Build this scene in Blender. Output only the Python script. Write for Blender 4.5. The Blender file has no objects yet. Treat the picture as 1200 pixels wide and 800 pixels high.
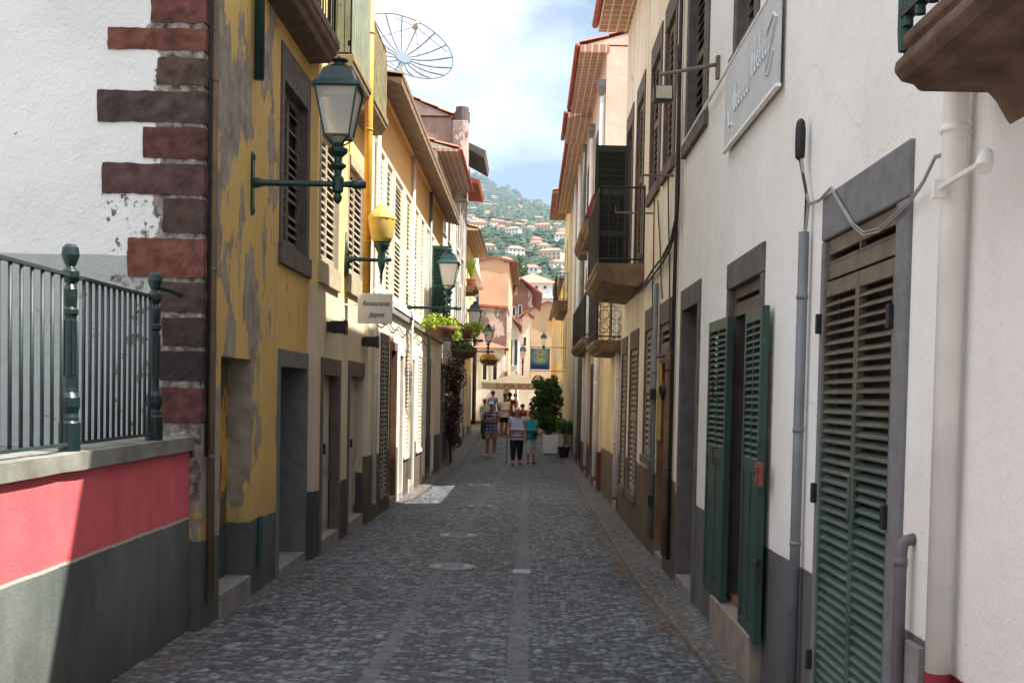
import bpy, math, random
import numpy as np
from math import sin, cos, pi, radians, sqrt, atan2
from mathutils import Vector, Matrix, noise as mnoise
random.seed(7); rng = np.random.default_rng(7)
scene = bpy.context.scene
COL = scene.collection

# ---------------------------------------------------------------- camera
F = 1300.0; PITCH = radians(-2.0); ROLL = radians(1.15); EYE = 1.7
R3 = (Matrix.Rotation(pi/2+PITCH, 3, 'X') @ Matrix.Rotation(ROLL, 3, 'Z'))
def _praw(v):
    c = R3.transposed() @ Vector(v); return (F*c.x/-c.z, -F*c.y/-c.z)
_o = _praw((0, 1, 0)); CX = 620-_o[0]; CY = 464-_o[1]
def ray(px, py): return R3 @ Vector(((px-CX)/F, -(py-CY)/F, -1))
def atX(px, py, X):
    d = ray(px, py); t = X/d.x; return (d.y*t, EYE+d.z*t)
def atY(px, py, Y):
    d = ray(px, py); t = Y/d.y; return (d.x*t, EYE+d.z*t)
cam_d = bpy.data.cameras.new('camera'); cam = bpy.data.objects.new('camera', cam_d); COL.objects.link(cam)
cam.location = (0, 0, EYE); cam.rotation_euler = R3.to_euler()
cam_d.sensor_width = 36; cam_d.lens = 36*F/1200; cam_d.clip_start = .05; cam_d.clip_end = 6000
cam_d.shift_x = (600-CX)/1200; cam_d.shift_y = (CY-400)/1200
scene.camera = cam

# ---------------------------------------------------------------- light
SUN = Vector((1, -.25, 1.57)).normalized()
elev = math.asin(SUN.z); rot = atan2(SUN.x, SUN.y)
world = bpy.data.worlds.new('World'); scene.world = world; world.use_nodes = True
wt = world.node_tree; wn = wt.nodes; wl = wt.links; wn.clear()
wo = wn.new('ShaderNodeOutputWorld'); bg = wn.new('ShaderNodeBackground'); bg.inputs[1].default_value = .052
sky = wn.new('ShaderNodeTexSky'); sky.sky_type = 'NISHITA'; sky.sun_disc = False
sky.sun_elevation = elev; sky.sun_rotation = rot; sky.air_density = .9; sky.dust_density = .6; sky.ozone_density = 1.0
tcw = wn.new('ShaderNodeTexCoord'); mpw = wn.new('ShaderNodeMapping'); mpw.inputs['Scale'].default_value = (1, 1, 1.7)
nzw = wn.new('ShaderNodeTexNoise'); nzw.inputs['Scale'].default_value = 3.4; nzw.inputs['Detail'].default_value = 7; nzw.inputs['Roughness'].default_value = .55
mpw.inputs['Location'].default_value = (8.4, 4.1, 2.3)
rpw = wn.new('ShaderNodeValToRGB'); rpw.color_ramp.elements[0].position = .40; rpw.color_ramp.elements[1].position = .66
mxw = wn.new('ShaderNodeMix'); mxw.data_type = 'RGBA'; mxw.inputs[7].default_value = (15.5, 15.6, 16, 1)
wl.new(tcw.outputs['Generated'], mpw.inputs[0]); wl.new(mpw.outputs[0], nzw.inputs['Vector']); 
spw = wn.new('ShaderNodeSeparateXYZ'); wl.new(tcw.outputs['Generated'], spw.inputs[0]); mrw = wn.new('ShaderNodeMapRange')
mrw.inputs[1].default_value = .34; mrw.inputs[2].default_value = .75; mrw.inputs[3].default_value = 0; mrw.inputs[4].default_value = .13
adw = wn.new('ShaderNodeMath'); wl.new(spw.outputs[2], mrw.inputs[0]); wl.new(nzw.outputs[0], adw.inputs[0]); wl.new(mrw.outputs[0], adw.inputs[1]); wl.new(adw.outputs[0], rpw.inputs[0])
wl.new(rpw.outputs[0], mxw.inputs[0]); wl.new(sky.outputs[0], mxw.inputs[6]); wl.new(mxw.outputs[2], bg.inputs[0]); wl.new(bg.outputs[0], wo.inputs[0])
sl = bpy.data.lights.new('sun', 'SUN'); sl.energy = 5.0; sl.angle = radians(.5); sl.color = (1, .94, .84)
so = bpy.data.objects.new('sun', sl); COL.objects.link(so); so.rotation_euler = SUN.to_track_quat('Z', 'Y').to_euler()
vs = scene.view_settings; scene.display_settings.display_device = 'sRGB'
vs.view_transform = 'Standard'; vs.look = 'None'; vs.exposure = 1.42; vs.gamma = 1; vs.use_curve_mapping = False
scene.cycles.max_bounces = 8; scene.cycles.diffuse_bounces = 5; scene.cycles.transparent_max_bounces = 12; scene.cycles.volume_bounces = 0

# ---------------------------------------------------------------- helpers
def tag(o, label=None, cat=None, group=None, kind=None):
    if label: o['label'] = label
    if cat: o['category'] = cat
    if group: o['group'] = group
    if kind: o['kind'] = kind
    return o
ORG = Vector((0, 0, 0))
def thing(name, label, cat, loc=(0, 0, 0), group=None, rz=0):
    global ORG
    o = bpy.data.objects.new(name, None); COL.objects.link(o); o.location = loc; o.rotation_euler = (0, 0, rz)
    o.empty_display_size = .2; ORG = Vector(loc)
    return tag(o, label, cat, group)
class MB:
    def __init__(s): s.v = []; s.f = []
    def add(s, vs_, fs_):
        b = len(s.v); s.v += [tuple(v) for v in vs_]; s.f += [tuple(b+i for i in f) for f in fs_]; return s
    def hexa(s, p):
        return s.add(p, [(0, 3, 2, 1), (4, 5, 6, 7), (0, 1, 5, 4), (1, 2, 6, 5), (2, 3, 7, 6), (3, 0, 4, 7)])
    def box(s, x0, x1, y0, y1, z0, z1):
        x0, x1 = min(x0, x1), max(x0, x1); y0, y1 = min(y0, y1), max(y0, y1); z0, z1 = min(z0, z1), max(z0, z1)
        return s.hexa([(x0, y0, z0), (x1, y0, z0), (x1, y1, z0), (x0, y1, z0), (x0, y0, z1), (x1, y0, z1), (x1, y1, z1), (x0, y1, z1)])
    def obox(s, c, ax, ay, az):   # centre and three half vectors
        c = Vector(c); ax = Vector(ax); ay = Vector(ay); az = Vector(az)
        if ax.cross(ay).dot(az) < 0: ax = -ax
        return s.hexa([c-ax-ay-az, c+ax-ay-az, c+ax+ay-az, c-ax+ay-az, c-ax-ay+az, c+ax-ay+az, c+ax+ay+az, c-ax+ay+az])
    def tube(s, pts, r, n=8, cap=True):
        pts = [Vector(p) for p in pts]; rs = r if isinstance(r, (list, tuple)) else [r]*len(pts)
        b = len(s.v); up = None
        for i, p in enumerate(pts):
            t = (pts[min(i+1, len(pts)-1)]-pts[max(i-1, 0)]).normalized()
            if up is None: up = t.orthogonal().normalized()
            up = (up-t*up.dot(t)); up = up.normalized() if up.length > 1e-6 else t.orthogonal().normalized()
            sd = t.cross(up)
            for k in range(n):
                a = 2*pi*k/n; s.v.append(tuple(p+(up*cos(a)+sd*sin(a))*rs[i]))
        for i in range(len(pts)-1):
            for k in range(n):
                k2 = (k+1) % n; s.f.append((b+i*n+k, b+i*n+k2, b+(i+1)*n+k2, b+(i+1)*n+k))
        if cap:
            s.f.append(tuple(b+k for k in reversed(range(n)))); s.f.append(tuple(b+(len(pts)-1)*n+k for k in range(n)))
        return s
    def lathe(s, c, prof, n=12, sq=False, ph=0):
        c = Vector(c); b = len(s.v)
        for r, z in prof:
            for k in range(n):
                a = 2*pi*k/n+ph; s.v.append((c.x+r*cos(a), c.y+r*sin(a), c.z+z))
        for i in range(len(prof)-1):
            for k in range(n):
                k2 = (k+1) % n; s.f.append((b+i*n+k, b+i*n+k2, b+(i+1)*n+k2, b+(i+1)*n+k))
        s.f.append(tuple(b+k for k in reversed(range(n)))); s.f.append(tuple(b+(len(prof)-1)*n+k for k in range(n)))
        return s
    def prism(s, poly, ext, axis='x'):  # poly list of 2D, extruded between ext=(a,b)
        a, b_ = ext; n = len(poly)
        def P(u, v, w): return (w, u, v) if axis == 'x' else ((u, w, v) if axis == 'y' else (u, v, w))
        vs_ = [P(u, v, a) for u, v in poly]+[P(u, v, b_) for u, v in poly]
        fs_ = [tuple(range(n)), tuple(reversed(range(n, 2*n)))]+[(i, i+n, (i+1) % n+n, (i+1) % n) for i in range(n)]
        return s.add(vs_, fs_)
    def build(s, name, mat, parent=None, smooth=False, bevel=0, rough=0, fixn=True, label=None):
        me = bpy.data.meshes.new(name); me.from_pydata([tuple(Vector(v)-ORG) for v in s.v] if parent else s.v, [], s.f)
        if fixn:
            import bmesh
            bm = bmesh.new(); bm.from_mesh(me); bmesh.ops.recalc_face_normals(bm, faces=bm.faces); bm.to_mesh(me); bm.free()
        if mat: me.materials.append(mat)
        if smooth: me.shade_smooth()
        o = bpy.data.objects.new(name, me); COL.objects.link(o)
        if parent: o.parent = parent
        if bevel:
            m = o.modifiers.new('b', 'BEVEL'); m.width = bevel; m.segments = 2; m.limit_method = 'ANGLE'; m.angle_limit = radians(40)
        if rough:
            for v in me.vertices:
                n = mnoise.noise_vector((v.co+ORG)*9); v.co += n*rough
        if label: o['label'] = label
        return o
def copy_tree(o, loc=None, rz=None, label=None, parent=None):
    c = o.copy(); COL.objects.link(c)
    if parent: c.parent = parent
    if loc is not None: c.location = loc
    if rz is not None: c.rotation_euler = (0, 0, rz)
    if label: c['label'] = label
    for ch in list(o.children): copy_tree(ch, parent=c)
    return c

# ---------------------------------------------------------------- materials
def srgb(r, g, b):
    f = lambda c: ((c/255+.055)/1.055)**2.4 if c/255 > .04045 else c/255/12.92
    return (f(r), f(g), f(b), 1)
class NT:
    def __init__(s, name):
        s.m = bpy.data.materials.new(name); s.m.use_nodes = True; s.t = s.m.node_tree; s.n = s.t.nodes
        s.b = s.n['Principled BSDF']
        s.geo = s.n.new('ShaderNodeNewGeometry'); s.pos = s.geo.outputs['Position']
    def link(s, a, b): s.t.links.new(a, b)
    def noise(s, scale, detail=4, rough=.55, stretch=(1, 1, 1), off=(0, 0, 0), src=None):
        mp = s.n.new('ShaderNodeMapping'); mp.inputs['Scale'].default_value = stretch; mp.inputs['Location'].default_value = off
        s.link(src or s.pos, mp.inputs[0]); nz = s.n.new('ShaderNodeTexNoise'); nz.inputs['Scale'].default_value = scale
        nz.inputs['Detail'].default_value = detail; nz.inputs['Roughness'].default_value = rough; s.link(mp.outputs[0], nz.inputs['Vector'])
        return nz.outputs[0]
    def ramp(s, src, a, b, inv=False):
        r = s.n.new('ShaderNodeMapRange'); r.inputs[1].default_value = a; r.inputs[2].default_value = b
        r.inputs[3].default_value = 1 if inv else 0; r.inputs[4].default_value = 0 if inv else 1; s.link(src, r.inputs[0]); return r.outputs[0]
    def math(s, op, a, b=None):
        m = s.n.new('ShaderNodeMath'); m.operation = op
        for i, x in enumerate((a, b)):
            if x is None: continue
            if isinstance(x, (int, float)): m.inputs[i].default_value = x
            else: s.link(x, m.inputs[i])
        return m.outputs[0]
    def mix(s, fac, a, b):
        m = s.n.new('ShaderNodeMix'); m.data_type = 'RGBA'
        for i, x in ((0, fac), (6, a), (7, b)):
            if isinstance(x, (int, float)): m.inputs[i].default_value = x
            elif isinstance(x, tuple): m.inputs[i].default_value = x
            else: s.link(x, m.inputs[i])
        return m.outputs[2]
    def bump(s, h, strength=.3, dist=.01, prev=None):
        b = s.n.new('ShaderNodeBump'); b.inputs['Strength'].default_value = strength; b.inputs['Distance'].default_value = dist
        s.link(h, b.inputs['Height'])
        if prev is not None: s.link(prev, b.inputs['Normal'])
        s.link(b.outputs[0], s.b.inputs['Normal']); return b.outputs[0]
def sc(c, k): return (c[0]*k, c[1]*k, c[2]*k, 1)
_cache = {}
def simple(name, col, rough=.7, var=.2, nscale=8, bump=.15, metal=0, spec=.4, bscale=40):
    if name in _cache: return _cache[name]
    t = NT(name); n = t.noise(nscale, 5); f = t.ramp(n, .3, .7)
    t.link(t.mix(f, sc(col, 1-var), sc(col, 1+var)), t.b.inputs['Base Color'])
    t.b.inputs['Roughness'].default_value = rough; t.b.inputs['Metallic'].default_value = metal
    t.b.inputs['Specular IOR Level'].default_value = spec
    if bump: t.bump(t.noise(bscale, 3), bump, .005)
    _cache[name] = t.m; return t.m
def painted(name, col, under=(.10, .08, .06, 1), wear=.62, rough=.5, dirt=.3):
    if name in _cache: return _cache[name]
    t = NT(name); f = t.ramp(t.noise(5, 5), .3, .75)
    c = t.mix(f, sc(col, 1-dirt), sc(col, 1.12)); w = t.ramp(t.noise(24, 6, .7, (1, 1, .35)), wear, wear+.04)
    t.link(t.mix(w, c, under), t.b.inputs['Base Color']); t.b.inputs['Roughness'].default_value = rough
    t.bump(t.math('SUBTRACT', t.noise(60, 3), w), .25, .003); _cache[name] = t.m; return t.m
def plaster(name, col, col2=None, plinth=None, ph=1.0, under=(.25, .22, .19, 1), peel=.74, streak=.18, grime=.25, pnoise=.03, peel_y=None, slope=-.009, rough_bump=.35, band=None, top=None):
    t = NT(name)
    sep = t.n.new('ShaderNodeSeparateXYZ'); t.link(t.pos, sep.inputs[0]); Y = sep.outputs[1]; Z = sep.outputs[2]
    big = t.ramp(t.noise(.9, 4, .6), .35, .7); c = t.mix(big, col, col2 or sc(col, .86))
    st = t.ramp(t.noise(3.2, 6, .65, (1, 1, .12)), .48, .72); c = t.mix(t.math('MULTIPLY', st, streak), c, sc(col, .45))
    fine = t.ramp(t.noise(22, 5, .7), .35, .8); c = t.mix(t.math('MULTIPLY', fine, .12), c, sc(col, .6))
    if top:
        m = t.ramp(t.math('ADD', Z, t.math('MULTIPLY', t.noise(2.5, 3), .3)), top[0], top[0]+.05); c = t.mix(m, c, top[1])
    vz = t.n.new('ShaderNodeTexVoronoi'); vz.feature = 'DISTANCE_TO_EDGE'; vz.inputs['Scale'].default_value = .75; mpv = t.n.new('ShaderNodeVectorMath'); mpv.operation = 'ADD'
    nzv = t.n.new('ShaderNodeTexNoise'); nzv.inputs['Scale'].default_value = 3.5; nzv.inputs['Detail'].default_value = 5; t.link(t.pos, nzv.inputs['Vector']); sv = t.n.new('ShaderNodeVectorMath'); sv.operation = 'SCALE'; sv.inputs[3].default_value = .35
    t.link(nzv.outputs['Color'], sv.inputs[0]); t.link(t.pos, mpv.inputs[0]); t.link(sv.outputs[0], mpv.inputs[1]); t.link(mpv.outputs[0], vz.inputs['Vector'])
    crack = t.math('MULTIPLY', t.ramp(vz.outputs['Distance'], .0045, .0015), t.ramp(t.noise(.8, 2, off=(4, 4, 4)), .5, .6)); c = t.mix(t.math('MULTIPLY', crack, .22), c, sc(col, .3))
    spk = t.ramp(t.noise(15, 3, .8, off=(2, 7, 1)), .745, .76); c = t.mix(t.math('MULTIPLY', spk, .5), c, sc(col, .4))
    yst = t.math('MULTIPLY', t.ramp(t.noise(1.1, 4, .6, (1, 1, .10), (3, 1, 8)), .56, .74), .35); c = t.mix(yst, c, (col[0]*.86, col[1]*.76, col[2]*.58, 1))
    # grime near the ground
    zg = t.math('SUBTRACT', Z, t.math('MULTIPLY', Y, slope))
    g = t.ramp(t.math('ADD', zg, t.math('MULTIPLY', t.noise(3, 5), .9)), .45, 1.6, inv=True)
    pn = t.noise(1.7, 8, .62, (1, 1, .55))
    if peel_y:   # (y0,p0,y1,p1): peel threshold varies along the street
        mr = t.n.new('ShaderNodeMapRange'); mr.inputs[1].default_value = peel_y[0]; mr.inputs[2].default_value = peel_y[2]
        mr.inputs[3].default_value = peel_y[1]; mr.inputs[4].default_value = peel_y[3]; t.link(sep.outputs[0] if len(peel_y) > 4 else Y, mr.inputs[0])
        p = t.ramp(t.math('SUBTRACT', pn, mr.outputs[0]), 0, .012)
    else: p = t.ramp(pn, peel, peel+.012)
    un = t.mix(t.ramp(t.noise(6, 5), .3, .7), sc(under, .7), sc(under, 1.35)); c = t.mix(p, c, un)
    pl = None
    if plinth:
        e = t.math('ADD', zg, t.math('MULTIPLY', t.math('SUBTRACT', t.noise(9, 3), .5), pnoise*2))
        pl = t.ramp(e, ph-.004, ph+.004, inv=True)
        pc = t.mix(t.ramp(t.noise(2.2, 6, .65, (1, 1, .5)), .35, .7), sc(plinth, .75), sc(plinth, 1.25))
        c = t.mix(pl, c, pc)
        if band: c = t.mix(t.math('MULTIPLY', t.ramp(e, band[0]-.004, band[0]+.004), t.ramp(e, ph+.012, ph+.004)), c, c)
    c = t.mix(t.math('MULTIPLY', g, grime), c, (.07, .06, .05, 1))
    t.link(c, t.b.inputs['Base Color']); t.b.inputs['Roughness'].default_value = .85; t.b.inputs['Specular IOR Level'].default_value = .2
    b1 = t.bump(t.noise(2.3, 5, .6), .5, .03); b2 = t.bump(t.noise(45, 4, .6), rough_bump, .006, b1)
    t.bump(t.math('SUBTRACT', 1.0, p), .5, .012, b2)
    return t.m

M_darkstone = simple('basalt', srgb(92, 86, 84), .85, .3, 6, .4)
M_greystone = simple('grey_stone', srgb(128, 126, 124), .85, .25, 7, .4)
M_brownstone = simple('brown_stone', srgb(112, 84, 62), .9, .4, 5, .6, bscale=25)
M_concrete = simple('concrete', srgb(124, 124, 116), .85, .3, 5, .4)
M_green = painted('green_paint', srgb(26, 66, 56), wear=.70)
M_lamp = painted('lamp_green', srgb(16, 62, 60), wear=.78, rough=.35, dirt=.35)
M_iron = painted('rail_green', srgb(46, 62, 62), under=srgb(150, 110, 70), wear=.70)
M_black = simple('black_paint', (.012, .013, .014, 1), .5, .3, 10, .1)
M_dark = simple('dark_interior', (.012, .010, .009, 1), .9, .3, 4, 0)
M_brownwood = painted('brown_wood', srgb(92, 62, 46), wear=.75)
M_redwood = painted('red_door', srgb(128, 42, 30), wear=.75)
M_bluegrey = painted('bluegrey_door', srgb(70, 82, 96), wear=.80)
M_navy = painted('navy_door', srgb(40, 44, 60), wear=.85)
M_greywood = painted('grey_wood', srgb(136, 134, 122), wear=.76)
M_oldwood = painted('weathered_wood', srgb(104, 92, 82), under=(.03, .025, .02, 1), wear=.6, rough=.8)
M_cream_wood = painted('cream_shutter', srgb(232, 222, 196), under=srgb(150, 130, 100), wear=.7)
M_teal = painted('teal_door', srgb(30, 92, 88), wear=.8)
M_ochre = painted('ochre_pipe', srgb(212, 158, 58), under=srgb(150, 100, 40), wear=.72)
M_white_pipe = painted('white_pipe', srgb(234, 232, 228), under=srgb(150, 136, 124), wear=.78, dirt=.08)
M_greypipe = painted('grey_pipe', srgb(116, 120, 124), under=srgb(170, 170, 165), wear=.66)
M_zinc = simple('zinc', srgb(120, 128, 130), .5, .25, 8, .1, metal=.3)
M_cable = simple('cable', (.02, .02, .02, 1), .6, .2, 10, 0)
M_cable2 = simple('grey_cable', srgb(150, 146, 140), .6, .2, 10, 0)
def mat_glass():
    t = NT('lantern_glass'); t.b.inputs['Base Color'].default_value = srgb(214, 216, 210); t.b.inputs['Roughness'].default_value = .25
    t.b.inputs['Transmission Weight'].default_value = .45; t.b.inputs['IOR'].default_value = 1.1; return t.m
M_glass = mat_glass()
def mat_win():
    t = NT('window_glass'); t.b.inputs['Base Color'].default_value = (.02, .025, .03, 1); t.b.inputs['Roughness'].default_value = .08; t.b.inputs['Specular IOR Level'].default_value = .8; return t.m
M_win = mat_win()
def mat_tile(name='roof_tile', col=srgb(182, 106, 80)):
    t = NT(name); n = t.ramp(t.noise(3, 6, .7), .3, .7); n2 = t.ramp(t.noise(14, 4), .5, .8)
    c = t.mix(n, sc(col, .7), sc(col, 1.15)); c = t.mix(t.math('MULTIPLY', n2, .4), c, srgb(90, 80, 66))
    t.link(c, t.b.inputs['Base Color']); t.b.inputs['Roughness'].default_value = .85; t.bump(t.noise(30, 4), .4, .01); return t.m
M_tile = mat_tile()
M_terra = simple('terracotta_paint', srgb(164, 84, 62), .8, .2, 4, .2)
def mat_soffit(name, c1, c2, joint, sx=1.0):
    t = NT(name); mp = t.n.new('ShaderNodeMapping'); mp.inputs['Rotation'].default_value = (0, 0, pi/2); t.link(t.pos, mp.inputs[0])
    br = t.n.new('ShaderNodeTexBrick'); br.inputs['Scale'].default_value = 1; br.inputs['Brick Width'].default_value = .22*sx; br.inputs['Row Height'].default_value = .14*sx
    br.inputs['Mortar Size'].default_value = .012; br.offset = 0; br.inputs['Color1'].default_value = c1; br.inputs['Color2'].default_value = c2; br.inputs['Mortar'].default_value = joint
    t.link(mp.outputs[0], br.inputs['Vector']); t.link(br.outputs[0], t.b.inputs['Base Color']); t.b.inputs['Roughness'].default_value = .9
    t.bump(br.outputs['Fac'], -.4, .01); return t.m
M_soff = mat_soffit('tile_soffit', srgb(176, 142, 124), srgb(160, 126, 110), srgb(218, 206, 188))
M_soff2 = simple('board_soffit', srgb(118, 98, 80), .9, .35, 5, .3)

# ---------------------------------------------------------------- ground
def zg(y):
    if y < 33: return -.009*y
    if y < 52: return -.297+.019*(y-33)
    return .064+.03*(y-52)
ZG = np.vectorize(zg)
XL, XR = -2.75, 1.75
def hash2(ix, iy, k):
    h = np.sin(ix*127.1+iy*311.7+k*74.7)*43758.5453; return h-np.floor(h)
def voro(x, y, sx, sy):
    u = x/sx; v = y/sy; iu = np.floor(u); iv = np.floor(v)
    f1 = np.full(x.shape, 9.); f2 = np.full(x.shape, 9.); cid = np.zeros(x.shape)
    for a in (-1, 0, 1):
        for b in (-1, 0, 1):
            cx = iu+a; cy = iv+b; px = cx+.5+.75*(hash2(cx, cy, 1)-.5); py = cy+.5+.75*(hash2(cx, cy, 2)-.5)
            d = np.hypot(u-px, v-py); idv = hash2(cx, cy, 3)
            n1 = d < f1; f2 = np.where(n1, f1, np.minimum(f2, d)); cid = np.where(n1, idv, cid); f1 = np.where(n1, d, f1)
    return f1, f2, cid
def kerbR(y): return np.interp(y, [0, 7, 10.9, 17, 40], [1.22, 1.22, 1.08, 1.08, 1.1])
def kerbL(y): return np.interp(y, [0, 16, 20, 30, 60], [-2.7, -2.7, -2.0, -1.9, -2.2])
def make_road():
    xs = np.arange(XL, XR+.001, .0155); ys = [4.5]
    while ys[-1] < 10: ys.append(ys[-1]+.0155)
    while ys[-1] < 18: ys.append(ys[-1]+.022)
    while ys[-1] < 34: ys.append(ys[-1]+.045)
    ys += list(np.arange(34.1, 62, .12)); ys = np.array(ys)
    X, Y = np.meshgrid(xs, ys); nx, ny = len(xs), len(ys)
    f1, f2, c = voro(X, Y, .060, .043); g1, g2, gc = voro(X+7, Y+3, .036, .034); s1, s2, scid = voro(X*1.0, Y, .09, .11)
    e = np.clip((f2-f1)/.35, 0, 1); eg = np.clip((g2-g1)/.4, 0, 1); es = np.clip((s2-s1)/.1, 0, 1)
    h = .011*(1-(1-e)**2)+.008*(c-.5); hg = .007*(1-(1-eg)**2)+.004*gc; hs = .012*es
    side = (X > kerbR(Y)) | (X < kerbL(Y))
    strip = (np.abs(X+.04) < .07) | (np.abs(X+.95-.014*(Y-7)) < .055)
    kr = (np.abs(X-kerbR(Y)) < .025) | ((np.abs(X-kerbL(Y)) < .04) & (Y > 17))
    low = np.array([[mnoise.noise(Vector((x*.9, y*.5, 3))) for x in xs[::12]] for y in ys[::12]])
    yi = np.interp(np.arange(ny), np.arange(0, ny, 12), np.arange(low.shape[0])); xi = np.interp(np.arange(nx), np.arange(0, nx, 12), np.arange(low.shape[1]))
    i0 = np.floor(yi).astype(int); j0 = np.floor(xi).astype(int); i1 = np.minimum(i0+1, low.shape[0]-1); j1 = np.minimum(j0+1, low.shape[1]-1)
    fi = (yi-i0)[:, None]; fj = (xi-j0)[None, :]
    L = (low[i0][:, j0]*(1-fi)*(1-fj)+low[i1][:, j0]*fi*(1-fj)+low[i0][:, j1]*(1-fi)*fj+low[i1][:, j1]*fi*fj)
    H = np.where(side, hg+.03, np.where(strip, hs, h)); H = np.where(kr, .018+.006*gc, H)
    crown = -.03*np.clip(np.abs(X+.5)/1.9, 0, 1)**2
    Z = ZG(Y)+H+crown+.012*L
    val = .50+1.5*c**2.4; valg = .7+1.4*gc**2.2; vals = .95+.35*scid
    base = np.array([.118, .128, .146]); bg_ = np.array([.135, .130, .126]); bs = np.array([.108, .116, .126]); bk = np.array([.070, .062, .052])
    joint = np.array([.018, .017, .016]); jg = np.array([.06, .055, .05])
    je = np.clip(e*1.6, 0, 1)[..., None]; jge = np.clip(eg*1.5, 0, 1)[..., None]
    col = joint+(base*val[..., None]-joint)*je
    colg = jg+(bg_*valg[..., None]-jg)*jge
    cols = np.where(es[..., None] > .25, bs*vals[..., None], joint)
    col = np.where(side[..., None], colg, np.where(strip[..., None], cols, col)); col = np.where(kr[..., None], bk*(.65+.4*gc[..., None]), col)
    # brown grit and litter gathered along the gutters
    d = np.minimum(np.abs(X-kerbR(Y)+.03), np.abs(X-np.maximum(kerbL(Y), -2.35)-.03)); grit = np.clip(1-d/.22, 0, 1)*np.clip(.5+1.5*L+.5*(gc-.5), 0, 1)
    col = col*(1-.6*grit[..., None])+np.array([.105, .075, .045])*.6*grit[..., None]
    col *= (.93*(1+.30*L))[..., None]
    me = bpy.data.meshes.new('road'); N = nx*ny
    co = np.stack([X, Y, Z], -1).reshape(-1).astype(np.float32)
    idx = np.arange(N).reshape(ny, nx); q = np.stack([idx[:-1, :-1], idx[:-1, 1:], idx[1:, 1:], idx[1:, :-1]], -1).reshape(-1)
    me.vertices.add(N); me.vertices.foreach_set('co', co); nf = (nx-1)*(ny-1)
    me.loops.add(nf*4); me.loops.foreach_set('vertex_index', q.astype(np.int32)); me.polygons.add(nf)
    me.polygons.foreach_set('loop_start', np.arange(0, nf*4, 4, dtype=np.int32)); me.polygons.foreach_set('loop_total', np.full(nf, 4, dtype=np.int32))
    me.update(); me.validate()
    at = me.color_attributes.new('Col', 'FLOAT_COLOR', 'POINT'); cc = np.concatenate([col.reshape(-1, 3), np.ones((N, 1))], 1).astype(np.float32); at.data.foreach_set('color', cc.reshape(-1))
    t = NT('cobbles'); ca = t.n.new('ShaderNodeVertexColor'); ca.layer_name = 'Col'
    f = t.ramp(t.noise(140, 3), .3, .75); m = t.n.new('ShaderNodeMix'); m.data_type = 'RGBA'; m.blend_type = 'MULTIPLY'; m.inputs[0].default_value = 1
    t.link(ca.outputs[0], m.inputs[6]); t.link(t.mix(f, (.65, .65, .65, 1), (1.35, 1.35, 1.35, 1)), m.inputs[7]); t.link(m.outputs[2], t.b.inputs['Base Color'])
    t.link(t.ramp(t.noise(30, 3), .3, .7), t.b.inputs['Roughness']); r = t.n.new('ShaderNodeMapRange'); r.inputs[3].default_value = .55; r.inputs[4].default_value = .85; t.b.inputs['Specular IOR Level'].default_value = .3
    t.link(t.noise(50, 2), r.inputs[0]); t.link(r.outputs[0], t.b.inputs['Roughness']); t.bump(t.noise(120, 3), .4, .004)
    me.materials.append(t.m); me.shade_smooth()
    o = bpy.data.objects.new('road', me); COL.objects.link(o); tag(o, kind='structure')
make_road()
M_ground = simple('ground', srgb(120, 112, 98), .9, .25, 1.5, .3)
def make_ground():
    m = MB(); ys = [-60, 0, 5, 20, 33, 45, 62, 90, 130, 200, 260]; xs = [-400, -60, -8, XL+.1, XR-.1, 8, 60, 400]
    for y in ys:
        for x in xs: m.v.append((x, y, zg(max(y, 0))-.06 if y < 62 else zg(y)-.06))
    n = len(xs)
    for j in range(len(ys)-1):
        for i in range(n-1): m.f.append((j*n+i, j*n+i+1, (j+1)*n+i+1, (j+1)*n+i))
    tag(m.build('ground', M_ground), kind='structure')
make_ground()
M_iron2 = simple('cast_iron', srgb(126, 132, 138), .42, .2, 12, .3, metal=.35)
def covers():
    data = [((530, 665), .24, 'largest pale round manhole cover nearest in the cobbles'), ((537, 628), .24, 'second nearest pale round manhole cover, left of road centre'),
            ((563, 593.5), .22, 'third pale round manhole cover up the road'), ((561, 568.5), .26, 'farthest pale round manhole cover, level with the sunlit patch')]
    for (px, py), r, lab in data:
        d = ray(px, py); t = 1.7/(-d.z-.009*d.y); x, y = d.x*t, d.y*t; z = zg(y)-.03*min(abs(x+.5)/1.9, 1)**2
        th = thing('manhole_cover', lab, 'manhole cover', (x, y, z), 'round covers in the cobbled road')
        m = MB(); m.lathe((x, y, z), [(r*.84, .0), (r*.84, .020), (r*.8, .023)], 28); 
        for k in range(-3, 4): m.box(x-.12, x+.12, y+k*.05-.008, y+k*.05+.008, z+.023, z+.027)
        m.build('lid', M_iron2, th)
        m = MB(); m.lathe((x, y, z), [(r, 0), (r, .018), (r*.86, .018), (r*.86, 0)], 28); m.build('rim', M_zinc, th)
covers()
def drain():
    x, y = -.04, 11.25; z = zg(y)
    th = thing('drain_cover', 'small square metal cover in the centre strip of the road', 'drain cover', (x, y, z))
    MB().box(x-.09, x+.09, y-.12, y+.12, z, z+.022).build('lid', M_iron2, th, bevel=.004)
drain()

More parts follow.
